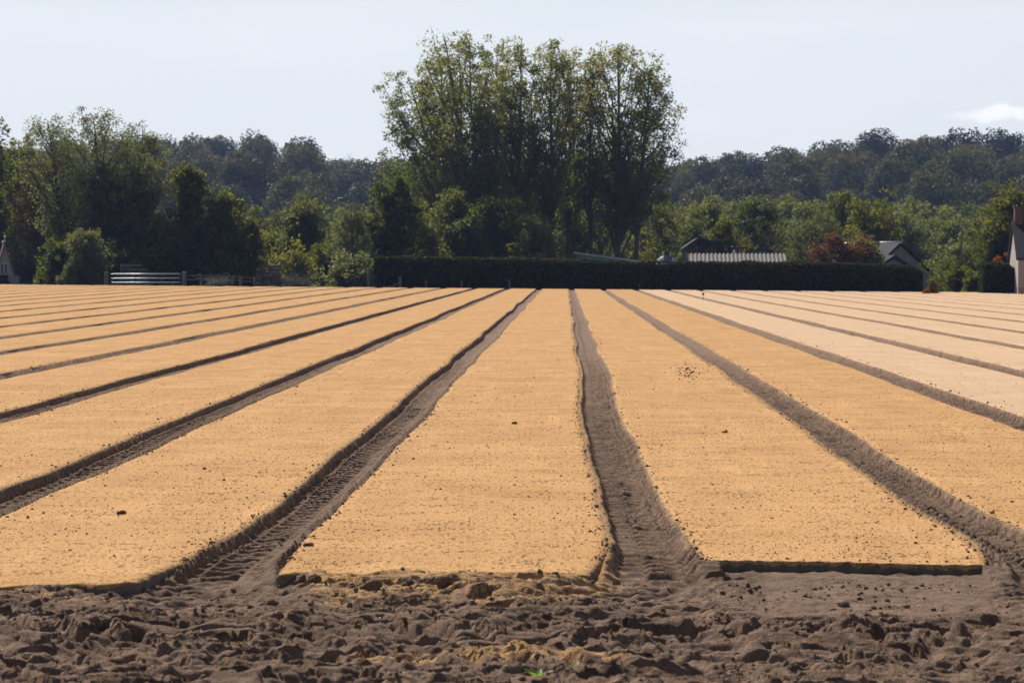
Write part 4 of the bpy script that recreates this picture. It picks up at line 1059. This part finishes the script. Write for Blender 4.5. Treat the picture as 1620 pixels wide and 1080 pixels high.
# open barn with corrugated roof
BD = 150.0
x0, x1 = at(1088, BD), at(1243, BD); z = gz(x0, BD); r = empty("corrugated_roofed_shed", (x0, BD, z)); tag(r, "long shed whose grey corrugated roof shows above the hedge", "shed")
L = x1 - x0; zr0 = hgt(414, BD) - z; zr1 = hgt(401, BD + 1.6) - z
nx = 24 * 8 + 1; u = np.linspace(0, L, nx); vv = np.linspace(0, 1, 4)
U, Vv = np.meshgrid(u, vv); wav = 0.04 * np.cos(2 * np.pi * U / (L / 24))
top = np.stack([(U + 0.10 * Vv).ravel(), (Vv * 2.4).ravel(), (zr0 + (zr1 - zr0) * Vv + wav).ravel()], 1)
bot = top - np.array([0, 0, 0.02]); F = grid_faces(4, nx)
mesh_np("roof", np.concatenate([top, bot]), np.concatenate([F, F[:, ::-1] + len(top)]), M_FIBRE, r)
bm = bmesh.new(); bx(bm, 0.1, L - 0.1, 0.1, 0.2, 0, zr0 - 0.05); bx(bm, 0.1, L - 0.1, 2.2, 2.3, 0, zr1 - 0.07); bm_obj("wall", bm, M_DWOOD, r)
bm = bmesh.new(); bx(bm, -0.02, L + 0.1, -0.04, 0.0, zr0 - 0.14, zr0 - 0.05); bm_obj("fascia", bm, M_DWOOD, r)
# dark wooden gable barn behind
d = 156.0; x = at(1108, d); z = gz(x, d); r = empty("wooden_barn", (x, d, z), 0); tag(r, "dark plank barn with an open gable end behind the corrugated roof", "barn")
k = d / F_PX; za = hgt(379, d) - z
bm = bmesh.new(); n = 12; Wb = 42 * k
for i in range(n):
    xa = -0.18 + Wb * i / n; h = za - 0.28 * (i / n) - 0.03
    b2 = bmesh.new(); bx(b2, xa, xa + Wb / n - 0.015, 0 + (i % 2) * 0.02, 0.05 + (i % 2) * 0.02, 0, h); bm_obj("plank", b2, M_DWOOD, r)
bm.free()
bm = bmesh.new(); prism(bm, [(-0.45, za - 0.12), (-0.2, za + 0.02), (Wb, za - 0.32), (Wb, za - 0.24), (-0.2, za + 0.10)], -0.3, 4); bm_obj("roof", bm, M_SLATE, r)
bm = bmesh.new(); prism(bm, [(-0.2, za), (-1.15, za - 0.62), (-1.15, za - 0.55), (-0.2, za + 0.10)], -0.3, 4); bm_obj("roof", bm, M_SLATE, r)
bm = bmesh.new(); bx(bm, -1.0, -0.9, 0, 0.1, 0, za - 0.55); bx(bm, -1.0, -0.2, 3.6, 3.7, 0, za - 0.5); bm_obj("frame", bm, M_WOOD, r)
# lower panel shed right of it
d = 158.0; x = at(1162, d); z = gz(x, d); r = empty("lean_to", (x, d, z)); tag(r, "blue grey lean-to joined in behind the corrugated roof", "shed")
bm = bmesh.new(); bx(bm, 0, 50 * d / F_PX, 0, 2, 0, hgt(392, d) - z); bm_obj("wall", bm, M_BLUE, r)
bm = bmesh.new(); prism(bm, [(-0.1, hgt(391, d) - z), (50 * d / F_PX + 0.1, hgt(397, d) - z + 0.02), (50 * d / F_PX + 0.1, hgt(395, d) - z + 0.02), (-0.1, hgt(389, d) - z)], -0.1, 2.2); bm_obj("roof", bm, M_DWOOD, r)
# long low shed
d = 152.0; xa, xb = at(912, d), at(1012, d); z = gz(xa, d); r = empty("low_shed", (xa, d, z)); tag(r, "long low blue grey shed with a sloping roof edge above the hedge", "shed")
L = xb - xa; h0 = hgt(400, d) - z; h1 = hgt(414, d) - z
bm = bmesh.new(); prism(bm, [(0.2, 0), (L, 0), (L, h1 - 0.04), (0.2, h0 - 0.04)], 0.15, 3); bm_obj("wall", bm, M_BLUE, r)
bm = bmesh.new(); prism(bm, [(-0.15, h0 - 0.03), (L + 0.1, h1 - 0.03), (L + 0.1, h1 + 0.05), (-0.15, h0 + 0.05)], 0, 3.2); bm_obj("roof", bm, M_PALESHEET, r)
bm = bmesh.new(); bx(bm, 0.0, 0.22, 0.02, 0.10, h0 - 0.35, h0 - 0.05); bm_obj("rafter_end", bm, M_WOOD, r)
for i in range(5):
    bm = bmesh.new(); bx(bm, 0.5 + i * 0.62, 1.0 + i * 0.62, 0.12, 0.149, h0 - 0.9 - 0.08 * i, h0 - 0.12 - 0.09 * i); bm_obj("panel", bm, M_BLUE, r)
bm = bmesh.new(); bx(bm, L * 0.44, L * 0.44 + 0.24, 0.6, 0.9, h1, hgt(400, d) - z + 0.02); bm_obj("chimney", bm, M_BRICK, r)
# white tarpaulin with two upright tips
d = 149.0; x = at(1054, d); z = gz(x, d); r = empty("tarpaulin_frame", (x, d, z)); tag(r, "white tarpaulin with two bright upright tips above the hedge", "tarpaulin")
k = d / F_PX; t = hgt(405, d) - z
bm = bmesh.new(); prism(bm, [(-15 * k, 0.2), (-15 * k, t - 7 * k), (-4 * k, t + 1 * k), (8 * k, t), (15 * k, t - 6 * k), (15 * k, 0.2)], 0, 1.2)
bmesh.ops.bevel(bm, geom=bm.edges[:], offset=0.05, segments=2, affect='EDGES'); bm_obj("sheet", bm, M_WHITE, r, True)
bm = bmesh.new(); bx(bm, -4 * k, 9 * k, -0.06, -0.005, t - 9 * k, t + 1.5 * k); bm_obj("window", bm, M_BLUE, r)
for dx in (-5.0, 6.5):
    bm = bmesh.new(); tube_bm(bm, (dx * k, -0.03, t), (dx * k - 0.03, -0.03, t + 7.5 * k), 0.045, 0.02, 7); bm_obj("tip", bm, M_WHITE, r)
# pole with cross arm
d = 150.0; x = at(1517, d); z = gz(x, d); r = empty("utility_pole", (x, d, z)); tag(r, "thin wooden utility pole with cross arm left of the square hedge block", "pole")
h = hgt(358, d) - z
bm = bmesh.new(); tube_bm(bm, (0, 0, 0), (0.05, 0, h), 0.07, 0.05, 8); bm_obj("pole", bm, M_WOOD, r)
bm = bmesh.new(); tube_bm(bm, (-0.35, -0.08, h - 0.22), (0.45, -0.08, h - 0.02), 0.03, 0.03, 6); bm_obj("cross_arm", bm, M_WOOD, r)
for dx in (0.0, 0.1):
    bm = bmesh.new(); tube_bm(bm, (dx, -0.1, h - 0.12 - dx), (dx + 0.01, -0.1, h + 0.02 - dx), 0.035, 0.025, 7); bm_obj("insulator", bm, M_WHITE, r)
for i, (dx, lx) in enumerate(((-0.45, 0.25), (-0.2, 0.1), (0.25, -0.12), (0.5, -0.22), (-0.3, -0.05), (0.35, 0.08))):
    g = empty("bean_pole", (x + dx, d - 1.0 + 0.2 * i, z)); tag(g, "thin dark garden stake leaning with others around the utility pole", "stake", "stakes round the utility pole")
    bm = bmesh.new(); tube_bm(bm, (0, 0, 0), (lx, 0, 2.9 - 0.25 * i), 0.028, 0.018, 5); bm_obj("stake", bm, M_DWOOD, g)
# marker stakes in the field
d = 92.0
for (px, top, dd, lb) in ((1112, 469, 95, "thin stake with a red brown knob standing in the pale sand"), (1011, 451, 134, "tiny stake with an orange cap at the far edge of the field")):
    x = at(px, dd); z = float(tilt(np.array([x]), np.array([dd]))[0]); g = empty("marker_stake", (x, dd, z)); tag(g, lb, "stake"); h = hgt(top, dd) - z
    h = max(h, 0.25)
    bm = bmesh.new(); tube_bm(bm, (0, 0, -0.1), (0, 0, h), 0.012, 0.012, 6); bm_obj("stick", bm, M_DWOOD, g)
    bm = bmesh.new(); bmesh.ops.create_icosphere(bm, subdivisions=2, radius=0.05, matrix=Matrix.Translation((0, 0, h))); bm_obj("knob", bm, M_TILE if dd < 100 else M_ORANGEP if False else M_TILE, g)

# ------------------------------------------------------------------ clods, crumbs, weeds
def ico(sub):
    bm = bmesh.new(); bmesh.ops.create_icosphere(bm, subdivisions=sub, radius=1); bm.verts.ensure_lookup_table()
    V = np.array([v.co[:] for v in bm.verts]); F = np.array([[v.index for v in f.verts] for f in bm.faces]); bm.free(); return V, F
I0 = (np.array([[1,0,0],[-1,0,0],[0,1,0],[0,-1,0],[0,0,1],[0,0,-1.]]), np.array([[0,2,4],[2,1,4],[1,3,4],[3,0,4],[2,0,5],[1,2,5],[3,1,5],[0,3,5]]))
M_GRAIN = flat("rust_brown_grain", (0.30, 0.155, 0.062), 1.0, 8, 0.55, 0.0, spec=0.05)
I1 = ico(1); I2 = ico(2); I3 = ico(3)
def clod_cloud(name, pts, sizes, I, mat, seed, sandv=0.1, rough=0.35):
    rg = np.random.default_rng(seed); V0, F0 = I; n = len(pts); vs = []; fs = []
    for i in range(n):
        a, b, c = rg.uniform(0, 6.28, 3)
        R = np.array(Matrix.Rotation(a, 3, 'Z') @ Matrix.Rotation(b, 3, 'X') @ Matrix.Rotation(c, 3, 'Y'))
        v = V0 * (1 + rough * rg.uniform(-1, 1, (len(V0), 1))) * rg.uniform(0.65, 1.2, 3)
        v = v @ R.T; v[:, 2] *= 0.75
        vs.append(v * sizes[i] + pts[i]); fs.append(F0 + i * len(V0))
    V = np.concatenate(vs)
    o = mesh_np(name, V, np.concatenate(fs), mat, None, smooth=False, attrs={"sand": np.full(len(V), sandv)})
    return o
rg = np.random.default_rng(12)
def hfield(x, y): return field_height(np.asarray(x, float), np.asarray(y, float))
NCR = 7000; x = rg.uniform(-3.0, 2.5, NCR); y = rg.uniform(7.2, 10.7, NCR); h = hfield(x, y); s = 0.003 + 0.013 * rg.uniform(0, 1, NCR) ** 4
keepc = vnoise(x / 0.35, y / 0.25, 90) > -0.12
bare = keepc
for n in range(-4, 3):
    l = centre(n, y) + halfw(n, y, 1); rr = centre(n + 1, y) - halfw(n + 1, y, -1); bare &= ~((x > l) & (x < rr) & (y > bed_start(n, x) - 0.02))
o = clod_cloud("soil_crumbs", np.stack([x, y, h + s * 0.3], 1)[bare], s[bare], I1, M_SOIL, 1); tag(o, "small crumbs of soil strewn over the churned headland", "soil crumbs", kind='stuff')
# crumbs along the track edges and on the sand
pts = []; sz = []
for n in range(-4, 4):
    m = 420; yy = 11 + rg.uniform(0, 1, m) ** 1.8 * 40; sd = rg.choice([-1, 1], m)
    w = np.where(sd < 0, halfw(n, yy, -1), halfw(n, yy, 1)); xx = centre(n, yy) + sd * (w + 0.01 + np.abs(rg.normal(size=m)) * 0.035)
    pts.append(np.stack([xx, yy, tilt(xx, yy) + 0.002], 1)); sz.append(0.004 + 0.010 * rg.uniform(0, 1, m) ** 3)
m = 1800; yy = 11 + rg.uniform(0, 1, m) ** 1.6 * 35; xx = rg.uniform(-0.24, 0.2, m) * yy * 1.02
pts.append(np.stack([xx, yy, tilt(xx, yy) + 0.001], 1)); sz.append(0.0025 + 0.010 * rg.uniform(0, 1, m) ** 5)
# one crumbly patch on the bed right of the middle track
yy = rg.normal(size=60) * 1.2 + (F_PX * CAM_H / (587 - 419)); xx = (1085 - 896) / F_PX * yy + rg.normal(size=60) * 0.10
pts.append(np.stack([xx, yy, xx * 0 + 0.002], 1)); sz.append(rg.uniform(0.006, 0.016, 60))
m = 9000; yy = 10.7 + rg.uniform(0, 1, m) ** 1.5 * 24; xx = rg.uniform(-0.24, 0.2, m) * yy * 1.02
keep = np.ones(m, bool)
for n in range(-5, 6): keep &= np.abs(xx - centre(n, yy)) > 0.19
for n in range(-4, 4): keep &= ~((xx > centre(n, yy)) & (xx < centre(n + 1, yy)) & (yy < bed_start(n, xx) + 0.03))
P_ = np.stack([xx, yy, xx * 0 + 0.002], 1)[keep]; S_ = (0.003 + 0.0045 * rg.uniform(0, 1, m) ** 3)[keep]
o = clod_cloud("sand_grains", P_, S_, I0, M_GRAIN, 9); tag(o, "rust brown grains and crumbs dotted over the orange sand beds", "sand grains", kind='stuff')
o = clod_cloud("sand_crumbs", np.concatenate(pts), np.concatenate(sz), I1, M_SOIL, 2); tag(o, "dark soil crumbs scattered on the orange sand beds", "soil crumbs", kind='stuff')
def ground_pt(px, py):
    d = F_PX * CAM_H / (py - 419); return (px - 896) / F_PX * d, d
big = [(487, 866, .030, "dark clod on the sand at the right lip of the left hand track"), (495, 918, .042, "round clod at the near end of the middle bed, leftmost of its row"),
       (583, 930, .050, "second clod in the row at the near end of the middle bed"), (645, 922, .046, "broken clod in the middle of the row at the near end of the middle bed"),
       (700, 926, .055, "wide clod just right of the middle of the row ending the middle bed"), (815, 671, .030, "small dark clod alone in the middle of the middle bed"),
       (1148, 683, .022, "tiny dark clod alone on the bed right of the middle track"), (1175, 888, .035, "reddish clod at the left end of the cut bed edge"),
       (1098, 893, .030, "pointed clod where the middle track meets the headland"), (188, 815, .026, "dark clod on the left hand bed"),
       (1335, 940, .030, "clod lying on the flat bench of soil at the right"), (425, 945, .035, "clod at the mouth of the left hand track"),
       (1155, 992, .045, "dark pointed clod in the headland right of the middle track"), (150, 985, .060, "big shaded clod in the churned soil at the lower left"),
       (1265, 1040, .045, "upright clod near the bottom edge right of the middle"), (930, 945, .050, "clod beside the right corner of the middle bed")]
for i, (px, py, s, lb) in enumerate(big):
    x, d = ground_pt(px, py); x = float(x); onsand = py < 880
    z = 0.0 if onsand else float(hfield([x], [d])[0])
    rq = np.random.default_rng(300 + i); kq = 9
    offs = rq.normal(size=(kq, 3)) * np.array([0.36, 0.30, 0.16]) * s; offs[0] = 0
    o = clod_cloud("soil_clod", list(offs), list(s * rq.uniform(0.38, 0.62, kq)), I2, M_SOIL, 40 + i, 0.05, 0.22)
    o.location = (x, d, z + s * 0.18); tag(o, lb, "clod of soil")
def weed(px, py, n, s, label, seed):
    rg = np.random.default_rng(seed); x, d = ground_pt(px, py); z = float(hfield([x], [d])[0]); r = empty("weed_seedling", (x, d, z)); tag(r, label, "weed")
    for i in range(n):
        a = i * 2 * math.pi / n + rg.uniform(-.3, .3); L = s * rg.uniform(0.7, 1.1); w = L * 0.28; el = rg.uniform(0.5, 1.1)
        dx, dy = math.cos(a), math.sin(a); bm = bmesh.new(); prev = None
        for j, t in enumerate((0, .3, .6, .85, 1)):
            ww = w * math.sin(math.pi * min(0.97, t * 0.8 + 0.12)); rr = L * t * math.cos(el * (1 - 0.3 * t)); zz = L * t * math.sin(el) * (1 - 0.35 * t)
            va = bm.verts.new((dx * rr - dy * ww, dy * rr + dx * ww, zz)); vm = bm.verts.new((dx * rr, dy * rr, zz - ww * 0.3)); vb = bm.verts.new((dx * rr + dy * ww, dy * rr - dx * ww, zz))
            if prev: bm.faces.new([prev[0], prev[1], vm, va]); bm.faces.new([prev[1], prev[2], vb, vm])
            prev = (va, vm, vb)
        bm_obj("leaf", bm, M_WEED, r, True)
kk = NT("weed_leaf"); kk.b.inputs["Base Color"].default_value = (0.13, 0.22, 0.03, 1); kk.b.inputs["Roughness"].default_value = 0.5
trn = kk.n("ShaderNodeBsdfTranslucent"); trn.inputs[0].default_value = (0.26, 0.42, 0.05, 1); ms = kk.n("ShaderNodeMixShader"); ms.inputs[0].default_value = 0.5
kk.l(kk.b.outputs[0], ms.inputs[1]); kk.l(trn.outputs[0], ms.inputs[2]); kk.l(ms.outputs[0], kk.t.nodes["Material Output"].inputs[0]); M_WEED = kk.m
weed(850, 1062, 6, 0.055, "small bright green weed at the bottom edge below the middle bed", 1)
weed(906, 1048, 5, 0.050, "green seedling just right of the brightest one at the bottom", 2)
weed(1262, 1078, 5, 0.045, "green seedling at the bottom edge right of the middle", 3)
weed(345, 1076, 6, 0.05, "yellowish green weed at the bottom edge on the left", 4)
weed(100, 1037, 4, 0.035, "tiny green sprout in the dark soil at the lower left", 5)
pp = [(37, 1053), (868, 1060), (880, 1062), (1268, 1075), (637, 1073), (600, 972), (1330, 937)]
P = []
for px, py in pp:
    x, d = ground_pt(px, py); P.append((x, d, float(hfield([x], [d])[0]) + 0.006))
M_PEB = flat("white_pebble", (0.7, 0.68, 0.65), 0.5, 30, 0.1, 0.001)
o = clod_cloud("pebbles", np.array(P), [0.009, 0.007, 0.006, 0.008, 0.009, 0.005, 0.005], I2, M_PEB, 3, 0, 0.12); tag(o, "tiny white pebbles lying in the dark headland soil", "pebbles", kind='stuff')

# ------------------------------------------------------------------ haze
bm = bmesh.new(); bx(bm, -495, 495, -40, 1000, -3.0, 60)
vm = bpy.data.materials.new("haze_air"); vm.use_nodes = True; vt = vm.node_tree; vt.nodes.clear()
vo = vt.nodes.new("ShaderNodeOutputMaterial"); pv = vt.nodes.new("ShaderNodeVolumePrincipled")
pv.inputs["Color"].default_value = (0.42, 0.56, 1.0, 1); pv.inputs["Density"].default_value = 0.00016; pv.inputs["Anisotropy"].default_value = 0.2
vt.links.new(pv.outputs[0], vo.inputs["Volume"])
hz = bm_obj("haze", bm, vm); tag(hz, kind='stuff')
